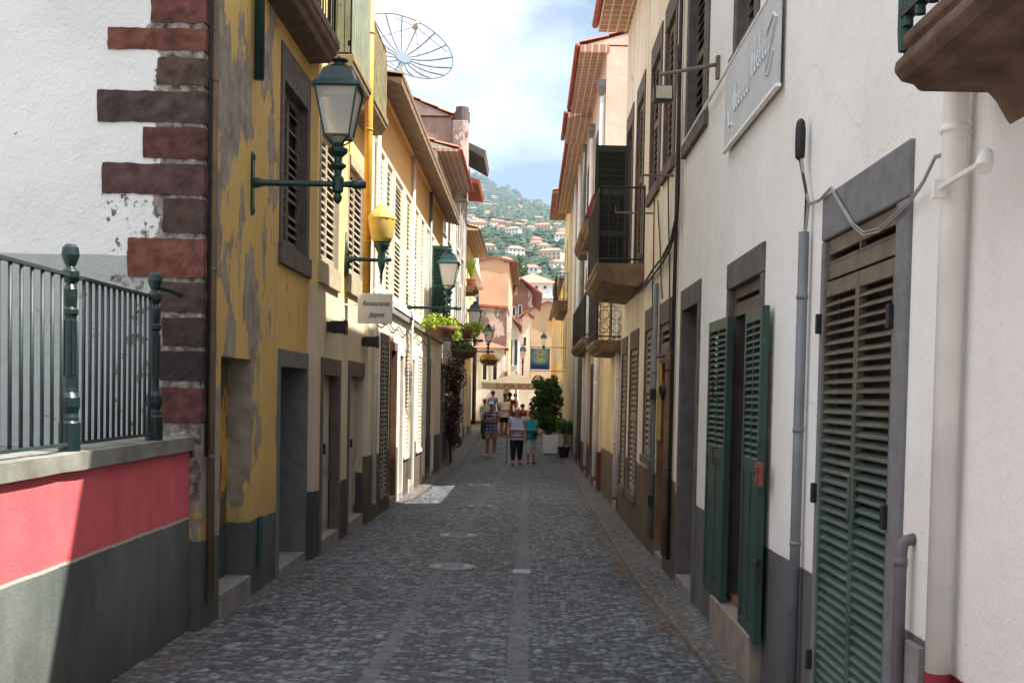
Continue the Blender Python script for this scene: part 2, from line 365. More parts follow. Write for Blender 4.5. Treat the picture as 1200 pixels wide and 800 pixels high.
# ---------------------------------------------------------------- house kit
def leaf(mb, h, d, n, w, z0, z1, pitch=.05, stile=.05, th=.034, solid=0.0, mids=(), rail=.07, split=False, broken=0, rise_=.5):
    """louvred leaf: hinge h(x,y), direction d along its width, n outward normal"""
    def B(u0, u1, n0, n1, a, b):
        P = lambda u, q, z: (h[0]+d[0]*u+n[0]*q, h[1]+d[1]*u+n[1]*q, z)
        mb.hexa([P(u0, n0, a), P(u1, n0, a), P(u1, n1, a), P(u0, n1, a), P(u0, n0, b), P(u1, n0, b), P(u1, n1, b), P(u0, n1, b)])
    P = lambda u, q, z: (h[0]+d[0]*u+n[0]*q, h[1]+d[1]*u+n[1]*q, z)
    B(0, stile, 0, th, z0, z1); B(w-stile, w, 0, th, z0, z1)
    rails = [z0, z1-rail]+[z0+(z1-z0)*m for m in mids]
    for r in rails: B(stile, w-stile, .002, th-.002, r, r+rail)
    zs = sorted(rails)
    if split: B(w/2-.012, w/2+.012, .002, th-.004, z0+rail, z1-rail)
    for a, b in zip(zs[:-1], zs[1:]):
        lo, hi = a+rail, b
        if solid and lo < z0+solid:
            B(stile, w-stile, .010, th-.010, lo, hi); continue
        k = max(1, int((hi-lo)/pitch)); p = (hi-lo)/k
        for i in range(k):
            if broken and random.random() < broken: continue
            z = lo+p*i+random.uniform(-.002, .002); t_ = .009; hh = p*rise_; s = random.uniform(-.002, .002)
            q0, q1 = th-.001, .003
            for (u0, u1) in ([(stile, w/2-.012), (w/2+.012, w-stile)] if split else [(stile, w-stile)]):
                mb.hexa([P(u0, q1, z+hh), P(u1, q1, z+hh), P(u1, q0, z+s), P(u0, q0, z+s), P(u0, q1, z+hh+t_), P(u1, q1, z+hh+t_), P(u1, q0, z+t_+s), P(u0, q0, z+t_+s)])
class House:
    def __init__(s, label, X, side, y0, y1, z1, mat, depth=8, cat='house', name='house', z0=None):
        s.X, s.side, s.y0, s.y1, s.z1, s.mat, s.D = X, side, y0, y1, z1, mat, depth
        s.z0 = (min(zg(y0), zg(y1))-.08) if z0 is None else z0
        s.root = thing(name, label, cat, (X+side*.5, (y0+y1)/2, 0)); s.org = Vector(ORG); s.holes = []
    def act(s):
        global ORG
        ORG = Vector(s.org)
    def wall(s, holes_only=None, extra=None):
        s.act(); X, sd = s.X, s.side
        ys = sorted({s.y0, s.y1, *[h[0] for h in s.holes], *[h[1] for h in s.holes]}); zs = sorted({s.z0, s.z1, *[h[2] for h in s.holes], *[h[3] for h in s.holes]})
        ys = [y for y in ys if s.y0 <= y <= s.y1]; zs = [z for z in zs if s.z0 <= z <= s.z1]
        m = MB(); inh = lambda y, z: any(h[0] < y < h[1] and h[2] < z < h[3] for h in s.holes)
        idx = {}
        def V(y, z, x=X):
            k = (round(y, 5), round(z, 5), round(x, 5))
            if k not in idx: idx[k] = len(m.v); m.v.append((x, y, z))
            return idx[k]
        for ya, yb in zip(ys[:-1], ys[1:]):
            for za, zb in zip(zs[:-1], zs[1:]):
                if not inh((ya+yb)/2, (za+zb)/2): m.f.append((V(ya, za), V(yb, za), V(yb, zb), V(ya, zb)) if sd < 0 else (V(ya, za), V(ya, zb), V(yb, zb), V(yb, za)))
        xi = X+sd*.42
        for a, b, c, d in s.holes:
            for p, q in (((a, c), (a, d)), ((a, d), (b, d)), ((b, d), (b, c)), ((b, c), (a, c))):
                m.add([(X, *p), (X, *q), (xi, *q), (xi, *p)], [(0, 1, 2, 3)])
        xb = X+sd*s.D
        for y in (s.y0, s.y1): m.add([(X, y, s.z0), (xb, y, s.z0), (xb, y, s.z1), (X, y, s.z1)], [(0, 1, 2, 3)])
        m.add([(xb, s.y0, s.z0), (xb, s.y1, s.z0), (xb, s.y1, s.z1), (xb, s.y0, s.z1)], [(0, 1, 2, 3)])
        m.add([(X, s.y0, s.z1), (xb, s.y0, s.z1), (xb, s.y1, s.z1), (X, s.y1, s.z1)], [(0, 1, 2, 3)])
        if extra: extra(m)
        return m.build('wall', s.mat, s.root, fixn=False)
    # q = outer rectangle (y0,y1,z0,z1)
    def frame(s, q, fs, ft, fb, mat, parent, proud=.018, depth=.16, name='frame'):
        a, b, c, d = q; X0 = s.X-s.side*proud; X1 = s.X+s.side*depth; m = MB()
        if ft: m.box(X0, X1, a, b, d-ft, d)
        if fb: m.box(X0-s.side*.025, X1, a-.03, b+.03, c, c+fb)
        if fs:
            m.box(X0+s.side*.001, X1, a, a+fs, c+fb, d-ft); m.box(X0+s.side*.001, X1, b-fs, b, c+fb, d-ft)
        return m.build(name, mat, parent, bevel=.006)
    def window(s, q, fs=.12, ft=.16, fb=.10, fmat=None, kind='louvre', lmat=None, rec=.05, nleaf=2, pitch=.055, mids=(.5,), back=None, solid=0, transom=0, broken=0, proud=.018, stile=.05):
        s.act(); fmat = fmat or M_darkstone; s.holes.append(q); a, b, c, d = q
        ia, ib, ic, id_ = a+fs, b-fs, c+fb, d-ft; X, sd = s.X, s.side
        bk = MB().box(X+sd*.13, X+sd*.15, ia, ib, ic, id_) if kind == 'louvre' else MB().box(X+sd*.20, X+sd*.22, ia, ib, ic, id_)
        w = bk.build('window', back or M_dark, s.root)
        if fs or ft or fb: s.frame(q, fs, ft, fb, fmat, w, proud)
        if kind == 'louvre':
            zt = id_
            if transom:
                zt = id_-transom; m = MB(); leaf(m, (X+sd*(rec+.04), ia), (0, 1), (-sd, 0), ib-ia, zt+.01, id_, pitch, stile*.8, split=True); m.build('transom', lmat, w)
            for k in range(nleaf):
                lw = (ib-ia)/nleaf; m = MB(); leaf(m, (X+sd*(rec+.04), ia+k*lw+.003), (0, 1), (-sd, 0), lw-.006, ic+.01, zt-.004, pitch, stile, solid=solid, mids=mids, broken=broken); m.build('shutter', lmat, w)
        elif kind == 'glass':
            m = MB(); xo = X+sd*.13; 
            for (u0, u1, v0, v1) in ((ia, ia+.05, ic, id_), (ib-.05, ib, ic, id_), (ia+.05, ib-.05, ic, ic+.06), (ia+.05, ib-.05, id_-.06, id_), ((ia+ib)/2-.02, (ia+ib)/2+.02, ic+.06, id_-.06)): m.box(xo, xo+sd*.04, u0, u1, v0, v1)
            for k in (1, 2): m.box(xo+sd*.002, xo+sd*.035, ia+.05, (ia+ib)/2-.02, ic+(id_-ic)*k/3-.012, ic+(id_-ic)*k/3+.012).box(xo+sd*.002, xo+sd*.035, (ia+ib)/2+.02, ib-.05, ic+(id_-ic)*k/3-.012, ic+(id_-ic)*k/3+.012)
            m.build('sash', lmat, w); MB().box(X+sd*.15, X+sd*.155, ia+.04, ib-.04, ic+.04, id_-.04).build('pane', M_win, w)
        return w
    def door(s, q, fs=.12, ft=.2, fmat=None, dmat=None, rec=.22, panels=True, step=.12, stepmat=None, handle=True, stepout=.0, proud=.018):
        s.act(); s.holes.append((q[0], q[1], s.z0, q[3])); a, b, c, d = q; X, sd = s.X, s.side; zb = max(zg(a), zg(b))+step
        ia, ib, id_ = a+fs, b-fs, d-ft
        m = MB().box(X+sd*rec, X+sd*(rec+.05), ia, ib, zb, id_); h = id_-zb
        if panels:
            for yy0, yy1 in ((ia+.08, (ia+ib)/2-.04), ((ia+ib)/2+.04, ib-.08)):
                if yy1-yy0 < .06: continue
                for f0, f1 in ((.06, .34), (.40, .92)):
                    z_0, z_1 = zb+h*f0, zb+h*f1; m.box(X+sd*(rec-.012), X+sd*rec, yy0, yy1, z_0, z_1).box(X+sd*(rec-.02), X+sd*(rec-.012), yy0+.03, yy1-.03, z_0+.03, z_1-.03)
            m.box(X+sd*(rec-.022), X+sd*rec, (ia+ib)/2-.014, (ia+ib)/2+.014, zb, id_)
        w = m.build('door', dmat or M_brownwood, s.root, bevel=.004)
        if fs or ft: s.frame((a, b, zb, d), fs, ft, 0, fmat or M_darkstone, w, proud, rec-.01)
        MB().box(X-sd*(.02+stepout), X+sd*(rec+.05), a-.02 if stepout else ia-.0, b+.02 if stepout else ib+.0, s.z0, zb).build('doorstep', stepmat or M_greystone, s.root, bevel=.008)
        if fs:
            [MB().box(X-sd*(proud-.002), X+sd*rec, u, v, s.z0, zb).build('jamb_base', fmat or M_darkstone, s.root) for u, v in ((a, ia-.001), (ib+.001, b))]
        if handle:
            hm = MB(); zc = zb+1.0; hm.box(X+sd*(rec-.05), X+sd*(rec-.012), (ia+ib)/2+.03, (ia+ib)/2+.06, zc-.06, zc+.06); hm.build('handle', M_black, w, bevel=.004)
        return w
    def R(s, A, B, X=None):
        """rectangle on the facade from two opposite corners measured in the photograph"""
        a = atX(*A, X or s.X); b = atX(*B, X or s.X); y0, y1 = sorted((a[0], b[0])); z0, z1 = sorted((a[1], b[1])); return (y0, y1, z0, z1)
def tiled_roof(h, y0, y1, zeave, over, run, rise, mat=None, name='roof', soff=None, thick=.06, soffz=None, pitch=.22, gutter=None, seg=5):
    """corrugated tile slope: eave at X-side*over rising away from the street, plus soffit and fascia"""
    h.act(); X, sd = h.X, h.side; xe = X-sd*over; xr = X+sd*run; m = MB(); n = max(2, int((y1-y0)/pitch)); rows = max(2, int(run/.5))
    prof = [(k/seg, .055*abs(sin(pi*k/seg))) for k in range(seg)]
    ysz = [(y0+(i+u)*(y1-y0)/n, z) for i in range(n) for u, z in prof]+[(y1, 0)]; b = 0; W = len(ysz)
    for r in range(rows):
        for e_, t_ in ((0, .03), (1, 0)):
            f = (r+e_)/rows; x = xe+(xr-xe)*f
            for y, z in ysz: m.v.append((x, y, zeave+rise*f+z+t_+.02))
    for r in range(rows*2-1):
        for i in range(W-1): m.f.append((r*W+i, r*W+i+1, (r+1)*W+i+1, (r+1)*W+i))
    # closing underside edge
    base = len(m.v)
    for y, z in ysz: m.v.append((xe, y, zeave+.01))
    for i in range(W-1): m.f.append((i, i+1, base+i+1, base+i))
    o = m.build(name, mat or M_tile, h.root, smooth=False)
    zs = zeave-thick if soffz is None else soffz
    m = MB(); m.hexa([(xe+sd*.01, y0, zeave-thick), (X+sd*.05, y0, zs), (X+sd*.05, y1, zs), (xe+sd*.01, y1, zeave-thick), (xe+sd*.01, y0, zeave), (X+sd*.05, y0, zeave+.02+rise*.0), (X+sd*.05, y1, zeave+.02), (xe+sd*.01, y1, zeave)])
    m.build('eave_soffit', soff or M_soff2, h.root)
    if gutter:
        m = MB(); g = xe-sd*.045; pts = []
        m.tube([(g, y0, zeave-.02), (g, y1, zeave-.02)], .05, 8); m.build('gutter', gutter, h.root, smooth=True)
    # far slope and gable closure
    m = MB(); x2 = X+sd*h.D
    m.hexa([(xr, y0, zeave+rise), (x2, y0, zeave), (x2, y1, zeave), (xr, y1, zeave+rise), (xr, y0, zeave+rise+.05), (x2, y0, zeave+.05), (x2, y1, zeave+.05), (xr, y1, zeave+rise+.05)]); m.build('rear_roof', mat or M_tile, h.root)
    m = MB(); 
    m.prism([(xe+sd*.15, zeave+.015), (x2, zeave+.015), (xr, zeave+rise-.01)], (y0+.02, y1-.02), 'y')
    m.build('gable_wall', h.mat, h.root)
def pipe(h, pts, r, mat, name='drainpipe', brackets=(), parent=None, n=10):
    h.act(); m = MB(); m.tube(pts, r, n)
    for z in brackets:
        x, y = pts[0][0], pts[0][1]; m.lathe((x, y, z), [(r*1.12, -.012), (r*1.12, .012)], n)
    return m.build(name, mat, parent or h.root, smooth=True)

def rail(m, P, zb, zt, gap=.11, r=.008, post=.016, scroll=False):
    """iron railing along a 2D polyline P from zb to zt"""
    for (xa, ya), (xb, yb) in zip(P[:-1], P[1:]):
        L = math.hypot(xb-xa, yb-ya); n = max(2, round(L/gap))
        for z in (zt, zb+.06): m.tube([(xa, ya, z), (xb, yb, z)], r*1.6, 6)
        for k in range(n+1):
            x, y = xa+(xb-xa)*k/n, ya+(yb-ya)*k/n; rr = post if k in (0, n) else r; m.tube([(x, y, zb), (x, y, zt+(.03 if k in (0, n) else 0))], rr, 5)
            if scroll and k < n:
                dx, dy = (xb-xa)/L, (yb-ya)/L; g = L/n
                for zc in (zb+.2, zb+.4, zb+.6, zb+.8):
                    if zc+g*.4 < zt: m.tube([(x+dx*g*(.5+.42*cos(a)), y+dy*g*(.5+.42*cos(a)), zc+g*.42*sin(a)) for a in [i*pi/4 for i in range(9)]], r*.7, 4, cap=False)
def balcony(h, y0, y1, out, ztop, thick, railh, mat, rmat, gap=.11, scroll=False, prof=None, skip_near=False, bar=.008, n=None):
    """slab with a moulded underside; out = projection; profile in (projection 0..1, drop 0..1)"""
    h.act(); X, sd = h.X, h.side; xo = X-sd*out
    prof = prof or [(1, 0), (1.0, .35), (.94, .42), (.92, .6), (.78, .72), (.7, .95), (.0, 1.0)]
    pts = [(X+sd*.05, ztop)]+[(X-sd*out*u, ztop-thick*v) for u, v in prof]+[(X+sd*.05, ztop-thick)]
    m = MB(); k = 10
    m.prism(pts, (y0, y1), 'y'); b = m.build('balcony', mat, h.root, bevel=.012)
    m = MB(); o = .05
    rail(m, [(X-sd*.01, y0+o), (xo+sd*o, y0+o), (xo+sd*o, y1-o), (X-sd*.01, y1-o)], ztop, ztop+railh, gap, bar, .014, scroll)
    m.build('railing', rmat, b); return b

def rough_box(x0, x1, y0, y1, z0, z1, amp=.012, seed=0, nx=8, nz=6):
    """block with worn rounded edges"""
    m = MB(); idx = {}
    def V(i, j, k, NX, NY, NZ):
        key = (i, j, k)
        if key not in idx:
            u, v, w = i/NX, j/NY, k/NZ
            ex = min(u, 1-u)*(x1-x0); ez = min(w, 1-w)*(z1-z0); ey = min(v, 1-v)*(y1-y0)
            p = Vector((x0+(x1-x0)*u, y0+(y1-y0)*v, z0+(z1-z0)*w)); c = Vector(((x0+x1)/2, (y0+y1)/2, (z0+z1)/2))
            n = mnoise.noise_vector(p*11+Vector((seed, 0, 0)))+.6*mnoise.noise_vector(p*30)
            e = sum(1 for q in (ex, ey, ez) if q < .001)
            p += n*amp+(c-p).normalized()*(.004*max(0, e-1)); idx[key] = len(m.v); m.v.append(tuple(p))
        return idx[key]
    NX, NY, NZ = max(2, int((x1-x0)/.035)), 3, max(2, int((z1-z0)/.035))
    for i in range(NX):
        for k in range(NZ):
            for j in (0, NY): m.f.append((V(i, j, k, NX, NY, NZ), V(i+1, j, k, NX, NY, NZ), V(i+1, j, k+1, NX, NY, NZ), V(i, j, k+1, NX, NY, NZ)))
    for j in range(NY):
        for k in range(NZ):
            for i in (0, NX): m.f.append((V(i, j, k, NX, NY, NZ), V(i, j+1, k, NX, NY, NZ), V(i, j+1, k+1, NX, NY, NZ), V(i, j, k+1, NX, NY, NZ)))
        for i in range(NX):
            for k in (0, NZ): m.f.append((V(i, j, k, NX, NY, NZ), V(i+1, j, k, NX, NY, NZ), V(i+1, j+1, k, NX, NY, NZ), V(i, j+1, k, NX, NY, NZ)))
    return m

# ================================================================ LEFT SIDE
YL1 = 8.22
# ---- terrace wall with coping
def terrace():
    X = -2.5; th = thing('terrace_wall', 'pink and dark grey painted terrace wall with stone coping, below the green railing', 'wall', (X-.3, 5.5, 0))
    zc1 = atX(0, 565.5, X); zc2 = atX(223, 527, X); zt2 = atX(223, 511, X)[1]; zt1 = atX(0, 542, X)[1]
    ya, yb = 1.5, YL1-.03; ex = lambda a, b, ay, by, y: a+(b-a)*(y-ay)/(by-ay)
    zb = lambda y: ex(zc1[1], zc2[1], zc1[0], zc2[0], y); zt = lambda y: ex(zt1, zt2, zc1[0], zc2[0], y)
    t = NT('terrace_paint'); sep = t.n.new('ShaderNodeSeparateXYZ'); t.link(t.pos, sep.inputs[0])
    p1 = atX(0, 686, X); p2 = atX(223, 604.5, X); sl_ = (p2[1]-p1[1])/(p2[0]-p1[0]); c0 = p1[1]-sl_*p1[0]
    zz = t.math('SUBTRACT', sep.outputs[2], t.math('ADD', t.math('MULTIPLY', sep.outputs[1], sl_), c0)); zz = t.math('ADD', zz, t.math('MULTIPLY', t.math('SUBTRACT', t.noise(3, 5), .5), .03))
    pink = t.mix(t.ramp(t.noise(2, 5), .3, .7), srgb(206, 84, 92), srgb(222, 104, 108)); pink = t.mix(t.math('MULTIPLY', t.ramp(t.noise(6, 5, .6, (1, 1, .2)), .5, .8), .3), pink, srgb(170, 80, 84))
    gr = t.mix(t.ramp(t.noise(1.6, 7, .65, (1, 1, .35)), .35, .68), srgb(74, 82, 80), srgb(112, 118, 112)); gr = t.mix(t.ramp(t.noise(30, 4), .62, .8), gr, srgb(66, 72, 70))
    c = t.mix(t.ramp(zz, -.004, .004), gr, pink); c = t.mix(t.math('MULTIPLY', t.ramp(zz, -.022, -.015), t.ramp(zz, .004, -.003, )), c, srgb(190, 180, 165))
    gs = t.math('MULTIPLY', t.ramp(t.math('ADD', sep.outputs[2], t.math('MULTIPLY', t.noise(2.5, 6, .7, (1, 1, .4)), .9)), .95, .25), .75); c = t.mix(gs, c, srgb(58, 56, 52))
    dr = t.math('MULTIPLY', t.ramp(t.noise(9, 5, .7, (1, 1, .06)), .55, .75), .35); c = t.mix(dr, c, srgb(88, 74, 72)); sk = t.ramp(t.noise(26, 4, .8, (1, 1, 1), (1, 5, 2)), .70, .73); c = t.mix(t.math('MULTIPLY', sk, .6), c, srgb(196, 180, 172))
    t.link(c, t.b.inputs['Base Color']); t.b.inputs['Roughness'].default_value = .85; t.bump(t.noise(50, 5, .65), .5, .008, t.bump(t.noise(4, 4), .4, .03))
    m = MB(); m.hexa([(X, ya, zg(ya)-.1), (-9, ya, zg(ya)-.1), (-9, yb, zg(yb)-.1), (X, yb, zg(yb)-.1), (X, ya, zb(ya)), (-9, ya, zb(ya)), (-9, yb, zb(yb)), (X, yb, zb(yb))]); m.build('wall', t.m, th)
    # coping: worn slab in four stones
    m = MB(); n = 26; xo, xi = X+.035, X-.42
    for i in range(n):
        a = ya+(yb-ya)*i/n; b = ya+(yb-ya)*(i+1)/n; j = lambda y, k: .006*mnoise.noise(Vector((y*3, k, 0)))
        m.hexa([(xo+j(a, 1), a, zb(a)+.001+j(a, 2)), (xi, a, zb(a)+.001), (xi, b, zb(b)+.001), (xo+j(b, 1), b, zb(b)+.001+j(b, 2)), (xo+j(a, 3), a, zt(a)+j(a, 4)), (xi, a, zt(a)), (xi, b, zt(b)), (xo+j(b, 3), b, zt(b)+j(b, 4))])
    m.build('coping', M_concrete, th)
    MB().box(xi-.001, -9, ya, yb, zb(5)+.002, zb(5)+.02).build('terrace_floor', M_greystone, th)
    return zt, X
ZT, XT = terrace()
M_post = painted('post_green', srgb(18, 42, 42), wear=.78, rough=.35, dirt=.35)
def railing():
    X = XT-.06; th = thing('terrace_railing', 'green iron railing with ball topped posts standing on the terrace wall', 'railing', (X, 6, ZT(6)))
    posts = [atX(82, 420, X)[0], atX(181, 420, X)[0]]; L = posts[1]-posts[0]; posts = [posts[0]-L*1.55, posts[0], posts[1]]
    zr0 = atX(82, 322, X)[1]; zr1 = atX(181, 348, X)[1]
    ztop = lambda y: zr0+(zr1-zr0)*(y-posts[1])/(posts[2]-posts[1])
    hp = .93
    for i, y in enumerate(posts):
        z = ZT(y); H = ztop(y)-z+.17; r = .042; 
        prof = [(.075, 0), (.075, .16), (.062, .17), (.062, .19), (.055, .21), (.07, .25), (.07, .30), (.048, .33), (r, .36), (r, .42)]
        prof += [(r*.98, H-.40), (.055, H-.385), (.055, H-.36), (.04, H-.35), (.05, H-.30), (.05, H-.25), (.03, H-.22), (.06, H-.185), (.06, H-.15), (.03, H-.125), (.045, H-.10), (.062, H-.06), (.055, H-.02), (.03, H)]
        prof = [(a*.78, b) for a, b in prof]; r *= .78; m = MB(); m.lathe((X, y, z), prof, 24)
        for k in range(8):
            a = 2*pi*k/8; m.tube([(X+r*cos(a), y+r*sin(a), z+.42), (X+r*cos(a), y+r*sin(a), z+H-.42)], .009, 5)
        m.build('post', M_post, th, bevel=.003)
    for a, b, n in ((posts[0], posts[1], 17), (posts[1], posts[2], 14)):
        a0, b0 = a+.05, b-.05
        for nm_, lo in (('top_rail', 0), ('bottom_rail', 1)):
            m = MB()
            za, zb_ = (ZT(a0)+.045, ZT(b0)+.045) if lo else (ztop(a0)-.0, ztop(b0)-.0)
            m.hexa([(X-.018, a0, za-.012), (X+.018, a0, za-.012), (X+.018, b0, zb_-.012), (X-.018, b0, zb_-.012), (X-.018, a0, za+.006), (X+.018, a0, za+.006), (X+.018, b0, zb_+.006), (X-.018, b0, zb_+.006)]); m.build(nm_, M_iron, th)
        for k in range(n):
            y = a0+(b0-a0)*(k+.5)/n; m = MB(); m.tube([(X, y, ZT(y)+.05), (X, y, ztop(y)-.01)], .011, 6); m.build('bar', M_iron, th, smooth=True)
    m = MB(); m.tube([(X, posts[2], ztop(posts[2])+.07), (X+.04, posts[2]+.2, ztop(posts[2])+.07), (X+.05, posts[2]+.4, ztop(posts[2])+.05)], .02, 6); m.build('wall_tie', M_iron, th, smooth=True)
railing()
# ---- L1 corner house
M_L1 = plaster('yellow_peeling_plaster', srgb(216, 182, 112), srgb(202, 168, 106), plinth=srgb(92, 100, 102), ph=.64, under=srgb(148, 138, 126), peel_y=(8.3, .43, 11.3, .62), streak=.35, grime=.5)
def mat_gable():
    t = NT('white_gable_plaster'); sep = t.n.new('ShaderNodeSeparateXYZ'); t.link(t.pos, sep.inputs[0]); X, Z = sep.outputs[0], sep.outputs[2]
    c = t.mix(t.ramp(t.noise(1.2, 4), .3, .7), srgb(226, 226, 224), srgb(210, 212, 212))
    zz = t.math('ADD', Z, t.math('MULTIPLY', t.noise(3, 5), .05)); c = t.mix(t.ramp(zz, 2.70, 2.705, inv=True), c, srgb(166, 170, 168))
    # flaking close to the corner stones, more of it low down
    lo = t.ramp(Z, 3.6, 2.9); xx = t.ramp(X, -3.9, -2.7); thr = t.math('SUBTRACT', .74, t.math('MULTIPLY', t.math('MULTIPLY', lo, xx), .20))
    p = t.ramp(t.math('SUBTRACT', t.noise(7, 6, .65), thr), 0, .01)
    e = t.math('ADD', X, t.math('MULTIPLY', t.math('SUBTRACT', t.noise(5, 5, .7), .5), .45)); p = t.math('MAXIMUM', p, t.ramp(e, -2.78, -2.76))
    un = t.mix(t.ramp(t.noise(18, 5), .35, .7), srgb(70, 58, 54), srgb(168, 158, 152)); c = t.mix(p, c, un)
    t.link(c, t.b.inputs['Base Color']); t.b.inputs['Roughness'].default_value = .9
    t.bump(t.math('SUBTRACT', t.noise(40, 4), p), .6, .01, t.bump(t.noise(5, 5), .6, .03)); return t.m
h = House('corner house with peeling yellow street wall, white gable and dark corner stones', -2.42, -1, YL1, atX(360, 400, -2.42)[0], 7.4, M_L1, 7)
L1 = h
R = h.R
# blocked door recess
q = R((259, 417), (291, 700)); h.act(); h.holes.append((q[0], q[1], h.z0, q[3]))
m = MB().box(-2.42-.2, -2.42-.25, q[0]-.05, q[1]+.05, h.z0, q[3]+.05); w = m.build('door', plaster('blocked_door_plaster', srgb(120, 104, 84), srgb(96, 86, 76), under=srgb(200, 156, 60), peel=.60, streak=.5, grime=.6, plinth=srgb(78, 84, 86), ph=.62), h.root)
MB().box(-2.40, -2.62, q[0]+.0, q[1]-.0, h.z0, zg(q[0])+.17).build('doorstep', M_greystone, h.root, bevel=.01)
q = R((325.5, 408), (357, 665)); h.door(q, .085, .17, simple('grey_surround', srgb(104, 106, 106), .85, .2, 8, .3), M_bluegrey, rec=.30, step=.06)
h.window(R((329.5, 47), (360, 326)), .13, .34, .20, M_darkstone, 'louvre', M_oldwood, pitch=.085, nleaf=2, mids=(), rec=.07, broken=.06, stile=.045)
h.window(R((329.5, -175), (360, 6)), .13, .2, .02, M_darkstone, 'glass', M_brownwood)
a = atX(366, 12, -2.05)[0]; 
zb1 = atX(371, 83, -2.42)[1]
balcony(h, atX(312, 30, -2.42)[0]-.1, 12.02, .32, zb1+.2, .24, 1.0, simple('weathered_stone', srgb(104, 88, 74), .9, .35, 5, .5), M_black, gap=.13)
pipe(h, [(-2.36, atX(304, 50, -2.36)[0], 7.2), (-2.36, atX(304, 50, -2.36)[0], atX(304, 94, -2.36)[1])], .045, M_lamp)
pipe(h, [(-2.385, 8.34, .1), (-2.385, 8.34, 7.2)], .028, simple('rusty_pipe', srgb(120, 100, 80), .8, .3, 4, .3), brackets=(1.2, 2.6, 4.0))
pipe(h, [(-2.40, 8.27, 1.2), (-2.40, 8.26, 7.2)], .012, M_cable, name='cable')
q = R((301, 606), (305, 660)); h.act(); MB().box(-2.40, -2.43, q[0], q[1], q[2], q[3]).build('meter_door', M_lamp, h.root)
h.wall()
# white gable wall facing the viewer
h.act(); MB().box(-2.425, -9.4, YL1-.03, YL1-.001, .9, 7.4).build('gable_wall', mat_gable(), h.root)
QC = [(177, 233, -40, 29, (112, 70, 60)), (126, 231, 31, 61, (116, 72, 60)), (184, 231, 66, 102, (92, 74, 64)), (114, 231, 104, 146, (84, 70, 66)), (167, 231, 147, 188, (98, 62, 60)),
      (119, 229, 189, 230, (94, 66, 66)), (191, 231, 231, 275, (84, 66, 60)), (149, 229, 277, 327, (118, 74, 62)), (188, 230, 329, 367, (80, 64, 62)), (190, 230, 370, 407, (70, 54, 52)), (187, 230, 409, 448, (56, 44, 44)), (189, 230, 452, 497, (98, 60, 56))]
for i, (a, b, c, d, colr) in enumerate(QC):
    x0, z1 = atY(a, c, YL1-.03); x1, z0 = atY(b, d, YL1-.03); x1 = -2.405
    o = rough_box(x0, x1, YL1-.044, YL1+(.12 if i % 2 else .24), z0+.008, z1-.008, .008, i*3).build('quoin', simple('quoin_%d_%d_%d' % colr, sc(srgb(*colr), .72), .95, .5, 10, .7, bscale=60), h.root)
tiled_roof(h, YL1-.1, h.y1, 7.4, .4, 3.5, 1.2)

# ---- L2 cream house
M_L2 = plaster('cream_plaster', srgb(214, 202, 178), srgb(200, 186, 160), plinth=srgb(70, 74, 78), ph=.72, under=srgb(150, 130, 100), peel=.80, top=(3.0, srgb(230, 198, 136)), streak=.3, grime=.35)  # top: warm sunlit tone put into the colour of the upper wall
YL2 = L1.y1; YL3 = 15.6
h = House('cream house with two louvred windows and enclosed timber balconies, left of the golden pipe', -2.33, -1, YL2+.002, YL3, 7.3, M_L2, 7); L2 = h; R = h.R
zt = atX(334, 108, -2.42)[1]
for A, B in (((375, 160), (395.5, 343)), ((408.5, 165), (426, 354))):
    q = R(A, B); q = (q[0], q[1], q[2], zt+.12); h.window(q, .06, .12, .24, simple('pale_frame', srgb(170, 156, 132), .8, .2, 8, .2), 'louvre', painted('faded_shutter', srgb(176, 166, 146), under=(.05, .04, .03, 1), wear=.66), pitch=.085, mids=(), rec=.03, stile=.035)
M_palewood = painted('pale_wood', srgb(178, 174, 158), wear=.76)
M_purp = simple('purple_stone', srgb(98, 86, 84), .85, .25, 6, .3)
h.door(R((376, 418), (395.8, 640)), .11, .20, M_purp, M_palewood, rec=.11, step=.14)
h.door(R((408, 422), (426, 615)), .11, .20, M_purp, M_palewood, rec=.11, step=.14)
for (A, B) in (((383, 378), (394, 390)), ((424, 396), (436, 406))):
    y, z = atX(A[0], (A[1]+B[1])/2, -2.33); h.act(); m = MB(); m.box(-2.33, -2.27, y-.02, y+.04, z-.05, z+.07).box(-2.28, -2.12, y-.05, y+.07, z-.06, z+.08).box(-2.13, -2.10, y-.07, y+.09, z-.075, z+.09); m.build('floodlight', M_black, h.root, bevel=.006)
M_plank = painted('mossy_planks', srgb(128, 122, 88), under=srgb(70, 60, 44), wear=.55, rough=.9)
M_slab = simple('weathered_slab', srgb(134, 118, 88), .9, .35, 5, .5)
h.act(); zs = 3.62+EYE
yb2 = (12.55, 13.92); yb3 = (14.2, 15.55)
for k, (ya, yb) in enumerate((yb2, yb3)):
    b = balcony(h, ya, yb, .30, zs+.16, .22, .95, M_slab, M_plank, gap=.1)
    m = MB(); xo = -2.045; n = max(3, int((yb-ya)/.14)); ztop = zs+(1.03 if k else 1.6)
    for i in range(n):
        u = ya+(yb-ya)*i/n; v = ya+(yb-ya)*(i+.93)/n; m.box(xo-.012, xo-.035, u, v, zs+.18, ztop+.0*i)
    for z in (zs+.25, zs+.95, ztop-.05): m.box(xo-.036, xo-.06, ya, yb, z, z+.06)
    for u in (ya, yb-.03):
        for i in range(3): m.box(-2.32+.085*i+.01, -2.32+.085*(i+1), u, u+.025, zs+.18, ztop)
    m.build('screen', M_plank if k else painted('green_screen', srgb(132, 140, 116), under=srgb(70, 66, 50), wear=.62, rough=.5), b)
yp = atX(431, 250, -2.22)[0]
pipe(h, [(-2.08, 14.06, 7.3), (-2.08, 14.06, atX(429, 343, -2.08)[1])], .05, M_ochre, brackets=(3.6, 5.0, 6.2))
